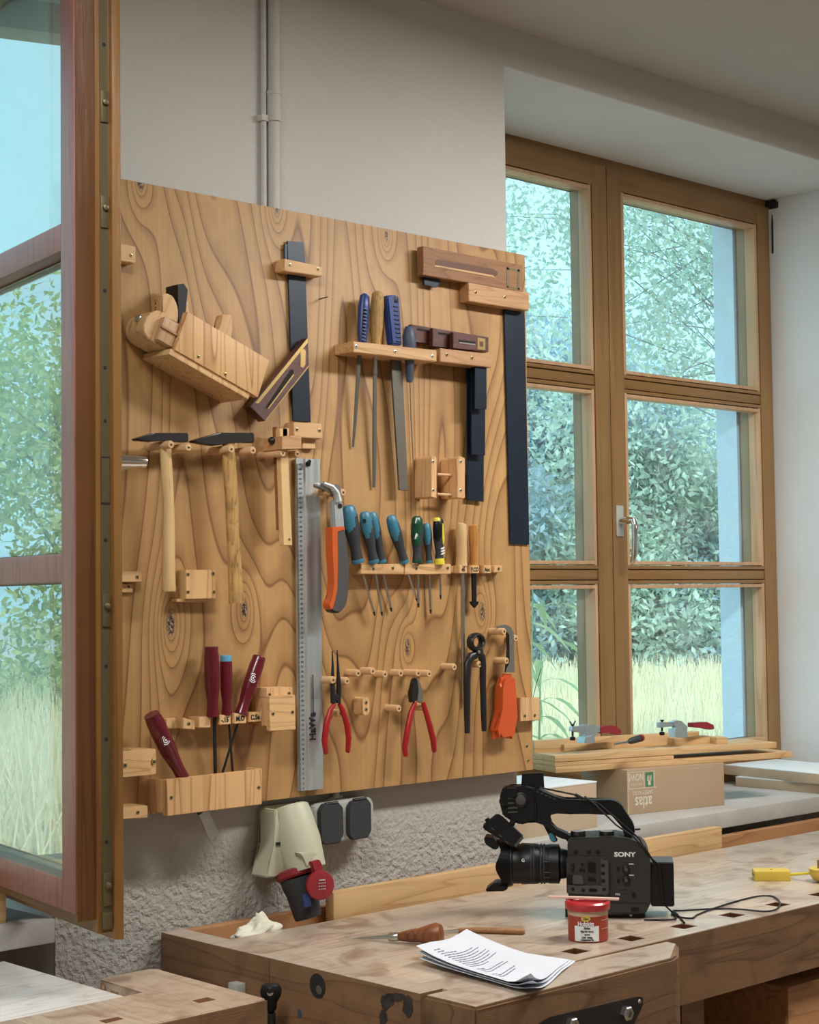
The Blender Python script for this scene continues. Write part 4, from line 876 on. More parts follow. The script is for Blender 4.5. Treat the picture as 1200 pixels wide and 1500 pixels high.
hp2 = [atZ(x, y, BT) for x, y in ((145, 1495.5), (173, 1490), (181, 1492.5), (155, 1499))]
b2p('dog_hole', lambda b: prism(b, [p+Vector((0, 0, -.003)) for p in hp2], [p+Vector((0, 0, .0004)) for p in hp2]), M['groove'])  # second hole, its shade painted the same way
text('handwriting', '9 m', .04, T(1.5935, 2.455, BT-.018) @ Matrix(((0, 0, -1, 0), (-1, 0, 0, 0), (0, 1, 0, 0), (0, 0, 0, 1))), M['rail'], b2)
t = thing('wooden_block', 'corner of a wooden block at the far left edge, standing on the window sill', 'block', (1.55, 3.0, SILL))
q = atZ(9, 1352, SILL)
obj('block', lambda b: box(b, q.x-.12, q.x, q.y, q.y+.06, SILL, SILL+.10, bev=.001), M['plank'], t)

# --- tissue in the tray
def crumple(b):
    c = Vector((2.045, 2.635, BT-.012)); rnd = random.Random(11); n, k = 26, 14
    for i in range(k): pass
    rings = []
    for i in range(k):
        th = math.pi*.5*i/(k-1); row = []
        for j in range(n):
            a = 2*math.pi*j/n; q = 1+.15*math.cos(3*a+i*.5)+.07*math.cos(5*a-i*.9)+.05*rnd.random()
            row.append(c+Vector((.052*math.cos(th)*math.cos(a)*q, .034*math.cos(th)*math.sin(a)*q, .036*math.sin(th)*q*(.75+.3*math.cos(a-.4)))))
        rings.append(row)
    loft(b, rings)
o = obj('tissue', crumple, M['tissue'], sharp=False); o['label'] = 'crumpled off-white paper towel in the left end of the bench tray'; o['category'] = 'paper towel'
# --- awl and thin tool
def lying(x, y, r): p = atZ(x, y, BT+r); return p
t = thing('awl', 'awl with bulbous brown wooden handle lying on the bench', 'awl', lying(620, 1372, .018))
a = lying(645, 1368, .021); c = lying(583, 1372, .012); m = axis(c, a); L = (a-c).length
part(t, 'handle', lambda b: lathe(b, [(.007, 0), (.009, .010), (.012, L*.3), (.013, L*.5), (.019, L*.78), (.021, L*.92), (.017, L*1.03), (.004, L*1.07)], m, 22), wood('polished_brown', (.24, .08, .030), (.13, .04, .014), (40, 40, 5), 4, .22))
part(t, 'ferrule', lambda b: lathe(b, [(.007, -.018), (.0082, -.016), (.0082, 0), (.007, .002)], m, 16), 'steel')
part(t, 'spike', lambda b: tube(b, [c, lying(548, 1373.5, .006), lying(516, 1375, .002)], [.0045, .0035, .0007], 10), 'steel')
t = thing('graver', 'thin dark tool with round wooden handle behind the papers', 'tool', lying(720, 1364, .006))
part(t, 'handle', lambda b: tube(b, [lying(769, 1364.5, .006), lying(766, 1364.5, .006), lying(700, 1362.5, .006), lying(672, 1363, .005)], [.004, .006, .0058, .0045], 12), 'brownw')
part(t, 'blade', lambda b: tube(b, [lying(672, 1363, .005), lying(648, 1364, .003)], [.003, .0012], 8), 'steel')
# --- papers
SP = [atZ(x, y, BT+.004) for x, y in ((610, 1411), (684, 1383), (834, 1406), (778, 1456))]
def sheetpt(u, v, dz, dxy, curl):
    p = SP[0]*(1-u)*(1-v)+SP[1]*(1-u)*v+SP[3]*u*(1-v)+SP[2]*u*v
    z = .004*math.sin(u*5+1)*v + .003*math.sin(v*7+u*3) + curl*((1-u)**4*.022 + (1-v)**5*.008 + max(0, u-.85)*(1-v)**3*.16)
    return p+Vector((dxy*v, -dxy, max(z, 0)-.002+dz))
def sheet(dz, dxy, curl):
    def g(b):
        n, k = 16, 12
        G = [[[b.verts.new(sheetpt(i/n, j/k, dz, dxy, curl)-Vector((0, 0, th))) for j in range(k+1)] for i in range(n+1)] for th in (0, .0004)]
        for V in G:
            for i in range(n):
                for j in range(k): b.faces.new((V[i][j], V[i+1][j], V[i+1][j+1], V[i][j+1])).smooth = True
        rim = [(i, 0) for i in range(n)]+[(n, j) for j in range(k)]+[(i, k) for i in range(n, 0, -1)]+[(0, j) for j in range(k, 0, -1)]
        for (a, c), (d_, e) in zip(rim, rim[1:]+rim[:1]): b.faces.new((G[0][a][c], G[0][d_][e], G[1][d_][e], G[1][a][c]))
    return g
t = thing('paper_stack', 'stack of printed white sheets lying on the bench corner, one corner curled up', 'papers', atZ(720, 1425, BT))
for i in range(3): part(t, 'sheet', sheet(.0012*i, .004*(2-i), (.4, .7, 1)[i]), 'paper')
def lines(b):
    rnd = random.Random(3)
    for r_ in range(19):
        u = .10+.62*r_/19
        if r_ in (11, 15): continue
        ln = (.10, .12, .3, .5, .62, .55, .62, .6, .5, .58, .4, 0, .1, .42, .45, 0, .12, .38, .3)[r_]
        v = .14
        while v < .14+ln:
            l = .03+.05*rnd.random(); q = [sheetpt(a, c, .0024, 0, 1)+Vector((0, 0, .0009)) for a, c in ((u, v), (u, v+l), (u+.0055, v+l), (u+.0055, v))]
            prism(b, q, [p+Vector((0, 0, .0003)) for p in q]); v += l+.014
part(t, 'printed_lines', lines, M['print'])
# --- tin of wood filler
cc = atZ(865, 1378, BT); cc = Vector((2.418, 2.106, BT)); 
zt = 1.5+ray(865, 1318).z*(cc.y/ray(865, 1318).y); ch = zt-BT; CR = .0375
t = thing('filler_tin', 'small red tin of wood filler with red lid in front of the camera', 'tin', cc)
part(t, 'tin', lambda b: lathe(b, [(CR-.002, 0), (CR, .002), (CR, ch-.012)], T(*cc), 36), 'canbody')
part(t, 'clear_rim', lambda b: lathe(b, [(CR+.0003, ch-.024), (CR+.0004, ch-.010)], T(*cc), 36), M['pbox'])
part(t, 'lid', lambda b: lathe(b, [(CR+.0035, ch-.015), (CR+.005, ch-.013), (CR+.005, ch-.003), (CR+.002, ch), (CR-.004, ch-.001), (CR-.006, ch-.003)], T(*cc), 36), 'canred')
va = math.atan2(-cc.x, -cc.y)        # towards the eye
dirv = Vector((-cc.x, -cc.y, 0)).normalized(); azc = math.atan2(dirv.y, dirv.x)
def wrap(b, a0, a1, z0, z1, r):
    n = 12
    P = lambda rr: [[cc+Vector((rr*math.cos(azc+a0+(a1-a0)*i/n), rr*math.sin(azc+a0+(a1-a0)*i/n), z)) for i in range(n+1)] for z in (z0, z1)]
    o1 = P(r); rows = [o1[0]+P(r-.0004)[0][::-1], o1[1]+P(r-.0004)[1][::-1]]; loft(b, rows)
part(t, 'paper_label', lambda b: wrap(b, -.70, .55, .003, ch*.43, CR+.0006), 'wtop')
part(t, 'badge', lambda b: lathe(b, [(.0085, 0), (.0085, .0012), (.0002, .0012)], axis(cc+dirv*(CR-.0002)+Vector((dirv.y*.004, -dirv.x*.004, ch*.62)), cc+dirv*.1+Vector((dirv.y*.004, -dirv.x*.004, ch*.62)), (0, 0, 1)) @ Matrix.Diagonal((.62, 1, 1, 1)), 24), 'dyellow')
fm = Matrix(((-dirv.y, 0, dirv.x, 0), (dirv.x, 0, dirv.y, 0), (0, 1, 0, 0), (0, 0, 0, 1)))
def ontin(s, size, z, dx, mt, bold=0, sx=.8): return text('lettering', s, size, T(*(cc+dirv*(CR+.0012)+Vector((-dirv.y*dx, dirv.x*dx, z)))) @ fm, M[mt], t, bold=bold, sx=sx)
ontin('Clou', .0062, ch*.62, -.004, 'ink', .0002)
ontin('Holzkitt', .0115, ch*.49, -.004, 'white', .0003)
for s, z, sz in (('Fichte', ch*.38, .0058), ('filler for wood', ch*.30, .0050), ('spruce', ch*.225, .0044), ('innen   aussen', ch*.15, .0042), ('Holzspachtel Pin', ch*.085, .0046)):
    ontin(s, sz, z, -.002, 'ink', .0002)
for z in (.024, .040, .0605): part(t, 'printed_line', lambda b: wrap(b, .72, 1.35, z, z+.001, CR+.0006), 'pbox')
t = thing('stick', 'pale flat wooden stick lying across the tin lid', 'stick', cc+Vector((0, 0, ch)))
sp = [atZ(803, 1313.5, cc.z+ch+.0025), atZ(907, 1317, cc.z+ch+.0025)]
part(t, 'stick', lambda b: box(b, 0, (sp[1]-sp[0]).length, -.005, .005, -.0022, .0022, T(*sp[0]) @ R(math.degrees(math.atan2(sp[1].y-sp[0].y, sp[1].x-sp[0].x)), 'Z'), bev=.0015), mat('pink_stick', (.75, .5, .42), .6))
# --- yellow things
t = thing('yellow_box', 'yellow oblong case with small hole, lying on the bench right of the camera cable', 'case', atZ(1130, 1292, BT))
yl, yr = atZ(1106, 1291, BT), atZ(1159, 1291, BT); ym = T(*yl) @ R(math.degrees(math.atan2(yr.y-yl.y, yr.x-yl.x)), 'Z'); yw = (yr-yl).length
part(t, 'case', lambda b: box(b, 0, yw, 0, .05, 0, .022, ym, bev=.002), 'dyellow')
part(t, 'hole', lambda b: lathe(b, [(.003, 0), (.003, .0004)], ym @ T(yw*.5, .025, .0218), 8), 'dark')
for x in (.008, .024, .040): part(t, 'end_socket', lambda b: lathe(b, [(.0035, 0), (.0035, .0006)], ym @ T(0, x, .011) @ R(-90, 'Y'), 8), 'dsteel')
t = thing('yellow_tool', 'yellow rounded tool with thin yellow rod, cut off by the right picture edge', 'tool', atZ(1200, 1290, BT))
yq = atZ(1190, 1292, BT)
part(t, 'body', lambda b: lathe(b, [(.012, 0), (.026, .006), (.033, .018), (.034, .030), (.002, .030)], T(*(yq+rt*.028)), 24), 'dyellow')
part(t, 'rod', lambda b: tube(b, [ym @ Vector((yw+.002, .03, .010)), yq+Vector((0, 0, .020))], .003, 8), 'yellow')
part(t, 'wooden_peg', lambda b: box(b, -.006, .03, -.01, .01, .03, .048, T(*(yq+rt*.024))), 'brownw')

# ================================================================== video camera
cf = Vector((2.63, 2.235, BT)); Zc = (cf-EYE).dot(fw); S_ = Zc/F
hx = Vector((cf.y, -cf.x, 0)).normalized()                      # towards its back, picture right
wv = Vector((cf.x, cf.y, 0)).normalized()                       # away from us
xf, yf = 892, 1341
CM = Matrix(((hx.x, wv.x, 0, cf.x), (hx.y, wv.y, 0, cf.y), (0, 0, 1, cf.z), (0, 0, 0, 1)))
vc = thing('video_camera', 'black professional video camera with top handle and lens standing on the bench', 'video camera', CM)
# px: outline measured in the picture, on the camera side plane
fxp = 600+F*((cf-EYE).dot(rt)/Zc); fyp = 750-F*((cf-EYE).dot(up)/Zc)
def K(x, y): return ((x-fxp)*S_, -(y-fyp)*S_)
def cp(name, px, w0, w1, mt, bev=.001, parent=None, label=None):
    def g(b):
        pts = [K(x, y) for x, y in px]; prism(b, [Vector((u, w0, v)) for u, v in pts], [Vector((u, w1, v)) for u, v in pts], bev); b.transform(CM)
    return obj(name, g, M[mt] if isinstance(mt, str) else mt, parent or vc, label=label)
def ctube(name, pts, r, mt, seg=12, flatk=1, parent=None):
    def g(b): tube(b, [Vector((*K(p[0], p[1])[:1], p[2], K(p[0], p[1])[1])) for p in pts], r, seg, flatk); b.transform(CM)
    return obj(name, g, M[mt], parent or vc)
def ccyl(name, x, y, w0, r, dep, mt, seg=16, parent=None):
    u, v = K(x, y)
    def g(b): lathe(b, [(r, -dep), (r, 0), (r*.85, dep*.15)], CM @ T(u, w0, v) @ R(90, 'X'), seg)
    return obj(name, g, M[mt], parent or vc)
body_ = cp('body', [(834, 1232), (836, 1225), (900, 1222), (925, 1226), (945, 1234), (951, 1245), (953, 1260), (953, 1316), (945, 1332), (905, 1334), (834, 1332)], -.045, .060, 'cbody', .003)
cp('base_foot', [(829, 1322), (944, 1322), (944, 1341.5), (829, 1341.5)], -.030, .045, 'black', .001)
cp('battery', [(950, 1261), (986.5, 1261), (986.5, 1323), (953, 1323)], -.034, .045, 'black', .002)
sp_ = cp('side_panel', [(832, 1253), (836, 1250), (888, 1251), (891, 1254), (891, 1303), (888, 1305), (832, 1303)], -.054, -.044, 'cbody', .0015)
cp('panel_edge', [(881, 1251), (893, 1256), (893, 1302), (889, 1306), (881, 1304)], -.0555, -.046, 'cgrey', .0015)
cp('lower_panel', [(834, 1290), (890, 1291), (890, 1304), (834, 1303)], -.0565, -.05, 'cgrey', .001)
for x, y, r in ((841, 1296, .0035), (856, 1297, .0035), (885, 1262, .004), (885, 1273, .004), (885, 1284, .004), (886, 1296, .004), (841, 1262, .004), (841, 1268, .004), (855, 1260, .003)): ccyl('button', x, y, -.0585 if y > 1290 and x < 870 else -.0565, r, .003, 'black', 12, body_)
cp('dial', [(863, 1257), (874, 1258), (874, 1272), (863, 1271)], -.058, -.05, 'black', .001)
cp('grip_tab', [(841, 1276), (856, 1276), (857, 1290), (841, 1289)], -.060, -.05, 'cgrey', .002)
cp('sensor_window', [(833, 1276), (841, 1276), (841, 1289), (833, 1288)], -.0575, -.05, 'black', .0005)
cp('toggle', [(863, 1279), (874, 1281), (875, 1285), (863, 1284)], -.057, -.05, 'black', .0008)
cp('toggle', [(852, 1267), (859, 1268), (859, 1271), (850, 1271)], -.0565, -.05, 'black', .0008)
cp('toggle', [(865, 1294.5), (876, 1295.5), (876, 1299.5), (864, 1299)], -.0585, -.055, 'black', .0005)
pn = cp('audio_panel', [(902, 1256), (930, 1259), (930, 1297), (902, 1295)], -.0462, -.040, 'cbody', .0006)
for x0, y0, x1, y1 in ((901.5, 1255.5, 930.5, 1256.3), (901.5, 1294.5, 930.5, 1295.3), (901.2, 1256, 902, 1295), (930, 1256, 930.8, 1297), (902, 1300, 919, 1300.8)):
    cp('panel_outline', [(x0, y0), (x1, y0+(x1-x0)*.04), (x1, y1+(x1-x0)*.04), (x0, y1)], -.0468, -.0455, 'cgrey', 0)
for y in (1268.5, 1284): ccyl('audio_knob', 918, y, -.0515, .0078, .006, 'black', 20, body_); ccyl('knob_cap', 918, y, -.0525, .0035, .002, 'cgrey', 12, body_)
for y in (1267, 1284.5): cp('small_switch', [(905, y-2), (908.5, y-2), (908.5, y+3), (905, y+3)], -.049, -.045, 'black', .0005)
for x, y in ((926, 1261), (926, 1277)): cp('printed_mark', [(x-4, y-1), (x+3, y-.8), (x+3, y+.6), (x-4, y+.4)], -.0466, -.046, 'white', 0)
for x in (845.5, 864.5, 878): ccyl('assign_button', x, 1243, -.0475, .0042, .003, 'black', 12, body_)
cp('foot_bracket', [(893, 1317), (951, 1318), (944, 1331), (896, 1330)], -.05, -.04, 'cbody', .001)
cp('lens_release', [(924, 1323), (935, 1323), (935, 1328), (924, 1328)], -.053, -.045, 'black', .0008)
ccyl('foot_screw', 924, 1336.5, -.0305, .003, .002, 'steel', 10, body_)
cp('battery_top_sheen', [(951, 1259.5), (986.5, 1259.5), (986.5, 1261.5), (951, 1261.5)], -.033, .044, 'cgrey', .0004)  # sky sheen on the black battery, painted as a grey strip
cp('rear_socket', [(926, 1302), (931, 1302), (931, 1309), (926, 1309)], -.0475, -.044, 'black', .001)
def onc(s, size, x, y, w0, mt, bold=0, sx=1):
    u, v = K(x, y); return text('lettering', s, size, CM @ T(u, w0, v) @ FACE, M[mt], vc, bold=bold, sx=sx)
onc('SONY', .0125, 916.5, 1247.5, -.0458, 'white', .0005, 1.25)
onc('FX6', .0055, 905.5, 1304.5, -.0458, 'white', .0001)
# lens
def lens(b):
    u0_, v0 = K(835, 1267); 
    prof = [(.026, 0), (.028, .004), (.030, .012), (.030, .016), (.0395, .020), (.0395, .040), (.0385, .041), (.0385, .060), (.0400, .062), (.0415, .095), (.0400, .097), (.0400, .112), (.0445, .114), (.0450, .128), (.040, .129), (.034, .122)]
    lathe(b, prof, CM @ T(u0_, .006, v0) @ R(-90, 'Y'), 32)
ln_ = obj('lens', lens, M['black'], vc)
for k, u_ in enumerate((.048, .054, .068, .074)):
    def g(b, u_=u_):
        u0_, v0 = K(835, 1267); lathe(b, [(.0400, u_), (.0407, u_+.001), (.0407, u_+.002), (.0400, u_+.003)], CM @ T(u0_, .006, v0) @ R(-90, 'Y'), 32)
    obj('lens_ring', g, M['rubber'], ln_)
def lensface(x, y):
    u, v = K(x, y); v0 = K(835, 1267)[1]; h = v-v0; return CM @ T(u, .006-math.sqrt(max(.0001, .0422**2-h*h)), v)
text('lettering', 'G', .009, lensface(769, 1258) @ FACE, M['white'], vc, bold=.0003)
for (x, y) in ((803.5, 1259.5), (804, 1275), (804, 1283)):
    obj('lens_mark', lambda b: box(b, -.006, .006, -.001, .001, -.0007, .0007, lensface(x, y)), M['cgrey'], ln_)
def hood(b):
    u0_, v0 = K(741, 1267)
    rings = []
    for k in range(5):
        d_ = -.004+k*.009; lathe_r = .0435+.002*k
    n = 40; rr = []
    for d_ in (-.012, 1):   # ring, then four petals: long above and below, shorter at the sides
        row = []
        for j in range(n):
            a = 2*math.pi*j/n; pet = .5+.5*math.cos(2*a)          # petals top and bottom
            L_ = -.012 if d_ < 0 else -(.004+.0065*(1+math.cos(4*a))+.012*math.cos(a)**4)
            uu = u0_+(.012 if d_ < 0 else 0)+(0 if d_ < 0 else L_); r_ = .0455 if d_ < 0 else .0465+.004*pet
            row.append(Vector((uu, .006+r_*math.sin(a), v0+r_*math.cos(a))))
        rr.append(row)
    loft(b, rr, cap=False, smooth=True); bmesh.ops.solidify(b, geom=b.faces[:], thickness=.0025); b.transform(CM)
obj('lens_hood', hood, M['black'], vc)
cp('hood_flap', [(711, 1227), (714, 1225.5), (727, 1228), (733, 1242), (727, 1245), (713, 1236)], -.02, .03, 'black', .002)
cp('hood_flap', [(712, 1303), (727, 1292), (742, 1296), (746, 1300), (741, 1304.5), (713, 1305.5)], -.02, .03, 'black', .002)
# handle
cp('handle', [(742, 1152), (752, 1153.5), (772, 1150.5), (790, 1155), (815, 1166), (830, 1172.5), (900, 1171.5), (912, 1177), (931, 1208), (932.5, 1220), (928, 1226), (921, 1230), (915, 1222), (917, 1212), (899, 1191), (835, 1192.5), (818, 1189), (810, 1191), (806, 1196), (809, 1208), (818, 1214), (836, 1222), (838, 1231), (822, 1227), (808, 1218), (800, 1206), (788, 1202), (765, 1208), (752, 1200), (740, 1196), (738, 1178), (735, 1170), (738, 1158)], -.020, .018, 'black', .003)
cp('handle_base', [(826, 1219), (842, 1226), (905, 1225), (930, 1229), (930, 1233), (834, 1233)], -.022, .022, 'black', .002)
for x in (849.5, 891): 
    u, v = K(x, 1226); kn_ = obj('clamp_knob', lambda b: lathe(b, [(.0150, 0), (.0150, .012), (.0140, .0132), (.0005, .0132)], CM @ T(u, -.018, v), 24), M['black'], vc); obj('knob_cap', lambda b: lathe(b, [(.0128, .0130), (.0128, .0137), (.0005, .0138)], CM @ T(u, -.018, v), 24), M['lgrey'], kn_)
cp('hand_unit', [(745, 1156), (775, 1153), (788, 1166), (790, 1200), (770, 1206), (748, 1198)], -.030, .030, 'black', .004)
ccyl('joint', 767, 1170, -.034, .015, .01, 'black', 24); ccyl('joint_cap', 767, 1170, -.036, .010, .003, 'cgrey', 20)
ccyl('joint', 742, 1173, -.024, .010, .02, 'black', 20)
for y in (1167, 1174, 1181, 1187): cp('grip_rib', [(748, y), (762, y-.5), (762, y+2), (748, y+2.5)], -.033, -.028, 'cgrey', .0005)
cp('microphone_mount', [(747, 1153), (761, 1153), (762, 1166), (748, 1166)], -.038, .0, 'black', .001)
for k in range(5): cp('handle_button', [(790+k*6, 1158+k*2.6), (794+k*6, 1159.5+k*2.6), (794+k*6, 1161+k*2.6), (790+k*6, 1160+k*2.6)], -.0215, -.012, 'cgrey', .0005)
cp('rear_screen', [(768.5, 1134), (800, 1132.5), (801, 1156), (767, 1154)], -.012, .0, 'black', .001)
cp('front_screen', [(710, 1208), (716, 1203), (731, 1191), (738, 1195), (770, 1224), (758, 1238), (752, 1238), (712, 1213)], -.034, -.012, 'black', .002)
cp('screen_latch', [(713, 1200), (719, 1196.5), (722, 1200), (716, 1204)], -.030, -.02, 'black', .001)
for x, y in ((726, 1212), (737, 1222), (746, 1231)): cp('screen_button', [(x-2.5, y-2), (x+2, y+1.5), (x+1, y+2.7), (x-3.5, y-1)], -.036, -.03, 'cgrey', .0003)
cp('screen_edge', [(756, 1236), (768.5, 1222), (770, 1226), (759, 1239)], -.0352, -.03, 'cgrey', .0006)
ctube('screen_arm', [(752, 1208, -.02), (757, 1198, -.02), (764, 1192, -.015)], .006, 'black')
ctube('screen_arm', [(766, 1205, -.01), (776, 1200, -.01), (790, 1203, -.01)], .004, 'black')
cp('lower_strut', [(794, 1200), (801, 1200), (820, 1232), (812, 1235)], -.012, .004, 'black', .002)
cp('blue_clip', [(806, 1221), (812, 1219), (818, 1232), (813, 1234), (808, 1230)], -.016, -.008, 'teal', .002)
for pts in ([(795, 1153, -.024), (845, 1163, -.026), (880, 1176, -.028), (912, 1203, -.030), (938, 1225, -.042), (948, 1246, -.050), (965, 1262, -.05), (968, 1290, -.046), (970, 1318, -.04), (985, 1333, -.03), (1003, 1350, -.02)],
            [(860, 1166, -.022), (873, 1175, -.030), (905, 1206, -.036), (930, 1222, -.048), (950, 1244, -.052), (960, 1262, -.05), (966, 1280, -.044)]):
    ctube('cable', [(x, y, w_) for x, y, w_ in pts], .0018, 'black', 8)
ctube('cable_plug', [(846, 1163, -.026), (858, 1169, -.027)], [.0035, .003], 'black', 8)
ctube('latch', [(932, 1214, -.02), (940, 1213.5, -.02)], .002, 'black', 8)
# loose cable on the bench
t = thing('cable', 'thin black cable looping over the bench behind the camera to the right', 'cable', atZ(1060, 1330, BT))
cpx = [(1003, 1352), (990, 1337), (986, 1336), (985, 1340), (1000, 1344), (1014, 1345), (1022, 1340), (1045, 1331), (1080, 1320), (1110, 1313), (1130, 1312.5), (1140, 1318), (1143, 1326), (1135, 1333), (1118, 1335), (1085, 1332), (1050, 1331), (1000, 1334), (985, 1335), (990, 1346), (960, 1347.5), (944, 1347.5)]
def smooth(P, n=4):
    out = []
    for i in range(len(P)-1):
        p0, p1, p2, p3 = P[max(i-1, 0)], P[i], P[i+1], P[min(i+2, len(P)-1)]
        for k in range(n):
            s = k/n; out.append(.5*((2*p1)+(p2-p0)*s+(2*p0-5*p1+4*p2-p3)*s*s+(3*p1-p0-3*p2+p3)*s**3))
    return out+[P[-1]]
part(t, 'lead', lambda b: tube(b, smooth([atZ(x, y, BT+.002+.0012*(i % 2)) for i, (x, y) in enumerate(cpx)]), .0018, 8), 'black')

# ================================================================== things on the window sill
c0 = atZ(875, 1212, SILL); hgt = 1.5+ray(875, 1144).z*c0.y/ray(875, 1144).y-SILL
t = thing('box', 'white-topped pale box on the sill directly behind the camera handle', 'box', (c0.x-.1, c0.y+.1, SILL))
part(t, 'body', lambda b: box(b, c0.x-.30 if c0.x-.30 > 2.94 else 2.94, c0.x, c0.y, c0.y+.24, SILL, SILL+hgt-.004, bev=.001), 'pbox')
part(t, 'lid', lambda b: box(b, max(c0.x-.30, 2.94)-.001, c0.x+.001, c0.y-.001, c0.y+.241, SILL+hgt-.004, SILL+hgt, bev=.001), 'wtop')
k0 = atZ(920, 1194, SILL); k1 = atZ(1062, 1179.5, SILL); ka = math.degrees(math.atan2(k1.y-k0.y, k1.x-k0.x)); KM = T(*k0) @ R(ka, 'Z'); kw = (k1-k0).length; kh = .118
t = thing('cardboard_box', 'brown cardboard carton with upside-down white print on the sill', 'carton', KM)
part(t, 'carton', lambda b: box(b, 0, kw, 0, .20, 0, kh, KM, bev=.002), 'card')
part(t, 'flap', lambda b: box(b, .002, kw-.002, -.0012, 0, kh-.022, kh-.002, KM @ R(-2, 'X'), bev=.0004), 'card')
part(t, 'tape', lambda b: box(b, -.0006, .004, -.0008, .003, .002, kh-.004, KM), 'pbox')
def onk(s, size, u, v, mt='white', bold=0, sx=1, nm='lettering'): return text(nm, s, size, KM @ T(u, -.0005, v) @ FACE @ R(180, 'Z'), M[mt], t, bold=bold, sx=sx)
M['kprint'] = mat('pale_print', (.62, .56, .46), .8)
pxw = kw/(1062-920)
onk('atlas', .046, .054, .031, 'kprint', .0009, .72); onk('SAFETY KICKS', .0150, .052, .056, 'kprint', .0002, .74)
onk('NOW!', .026, .030, .0985, 'kprint', .0005, .68); onk('OKO-TEX', .0095, .030, .079, 'kprint', .0002, .95)
for x0, x1, z0, z1 in ((.004, .100, .0665, .0685), (.004, .092, .1105, .112), (.004, .006, .067, .112), (.0565, .0585, .067, .112), (.092, .094, .067, .112)):
    part(t, 'printed_frame', lambda b: box(b, x0, x1, -.0006, -.0001, z0, z1, KM), 'kprint')
part(t, 'green_patch', lambda b: box(b, .062, .089, -.0005, -.0001, .070, .108, KM), mat('green_print', (.06, .20, .08), .8))
part(t, 'hand_print', lambda b: (box(b, .071, .080, -.0009, -.0004, .074, .086, KM), [box(b, .068+.0042*k, .0702+.0042*k, -.0009, -.0004, .086, .098+.003*(k % 2), KM) for k in range(4)]), 'kprint')
onk('we think green safety', .007, kw*.78, kh-.012, 'kprint', 0, 1)
# the stack of long planks on the boxes
ZP = SILL+.164
p0, p1 = atZ(813, 1107, ZP), atZ(1138, 1087, ZP); pa = math.degrees(math.atan2(p1.y-p0.y, p1.x-p0.x)); QM = T(p0.x, p0.y, 0) @ R(pa, 'Z'); pw = (p1-p0).length
def qplank(lab, x0, x1, y0, y1, z0, z1):
    t = thing('plank', lab, 'plank', QM @ T(0, 0, z0), 'planks laid across the boxes on the sill'); part(t, 'board', lambda b: box(b, x0, x1, y0, y1, z0, z1, QM, bev=.001), 'plank'); return t
qplank('uppermost of the planks across the boxes, carrying the toggle clamps', 0, pw, 0, .13, ZP-.017, ZP)
qplank('shorter plank in the middle of the stack, dark joint at its right end', .001, pw*.52, .002, .13, ZP-.029, ZP-.0175)
qplank('lowest plank of the stack, reaching furthest to the right', .003, pw+.055, .001, .13, kh+SILL+.0005, ZP-.0295)
# jigs with toggle clamps
def onQ(x, y, z): return QM.inverted() @ atZ(x, y, z)
def jig(lab, blocks):
    t = thing('jig', lab, 'clamping jig', QM @ T(0, 0, ZP))
    for (xa, ya, xb, dy, h) in blocks:
        u0_ = onQ(xa, ya, ZP); u1_ = onQ(xb, ya-(xb-xa)*.045, ZP)
        part(t, 'block', lambda b: box(b, u0_.x, u1_.x, max(u0_.y, .004), max(u0_.y, .004)+dy, ZP, ZP+h, QM, bev=.001), 'plank')
    return t
jig('left clamping jig, pine blocks under the first toggle clamp', [(788, 1101.5, 826.5, .05, .018), (827, 1100.7, 916, .045, .018)])
jig('right clamping jig, pine blocks under the second toggle clamp', [(934, 1092.5, 987, .02, .007), (988, 1092, 1048.7, .045, .020)])
t = thing('batten', 'thin pine batten lying behind the jigs against the window', 'batten', QM @ T(0, .1, ZP))
part(t, 'board', lambda b: (box(b, .0, pw*.74, .105, .125, ZP, ZP+.032, QM, bev=.001)), 'plank')
t = thing('batten', 'short squared batten end beside the right jig', 'batten', QM @ T(.45, .06, ZP))
u_ = onQ(1049, 1090, ZP); part(t, 'board', lambda b: (box(b, u_.x+.002, u_.x+.040, max(u_.y, .02), max(u_.y, .02)+.05, ZP, ZP+.018, QM, bev=.001)), 'plank')
def clamp(lab, sx, P):
    t = thing('toggle_clamp', lab, 'clamp', atY(P['base'][0][0], P['base'][0][1], sx))
    def pf(name, px, mt, dep=.012, off=0): return part(t, name, lambda b: prismY(b, px, sx+off, dep, .0008), mt)
    pf('base', P['base'], 'zinc', .026, -.004); pf('body', P['body'], 'zinc', .014, .002); pf('arm', P['arm'], 'zinc', .010, .004); pf('grip', P['grip'], 'ceered', .020, 0)
    (x, y0, y1) = P['spindle']
    part(t, 'spindle', lambda b: tube(b, [atY(x, y0, sx+.009), atY(x, y1-6, sx+.009)], .003, 10), 'dsteel')
    part(t, 'rubber_foot', lambda b: lathe(b, [(.006, 0), (.0075, .002), (.0075, .008), (.004, .010)], T(*atY(x, y1, sx+.009)), 16), 'black')
    part(t, 'nut', lambda b: lathe(b, [(.005, 0), (.005, .004)], T(*atY(x, y0+1, sx+.009)), 6), 'dsteel')
    return t
Yc1 = (QM @ Vector((onQ(865, 1098, ZP).x, .025, 0))).y; Yc2 = (QM @ Vector((onQ(1000, 1092, ZP).x, .025, 0))).y
t = clamp('left toggle clamp with bent red grip and winged spindle', Yc1, dict(base=[(857, 1080), (871, 1077), (873, 1088.5), (856, 1088.5)], body=[(856, 1064), (866, 1061), (880, 1064), (880, 1072), (871, 1075), (870, 1086), (859, 1086), (858, 1072)],
          arm=[(838, 1064.5), (850, 1063.5), (860, 1061), (861, 1070), (848, 1073), (837, 1071)], grip=[(880, 1065), (897, 1062.5), (903, 1064), (911, 1070), (910, 1077), (903, 1076), (898, 1072.5), (880, 1074.5)], spindle=(839, 1062, 1084.5)))
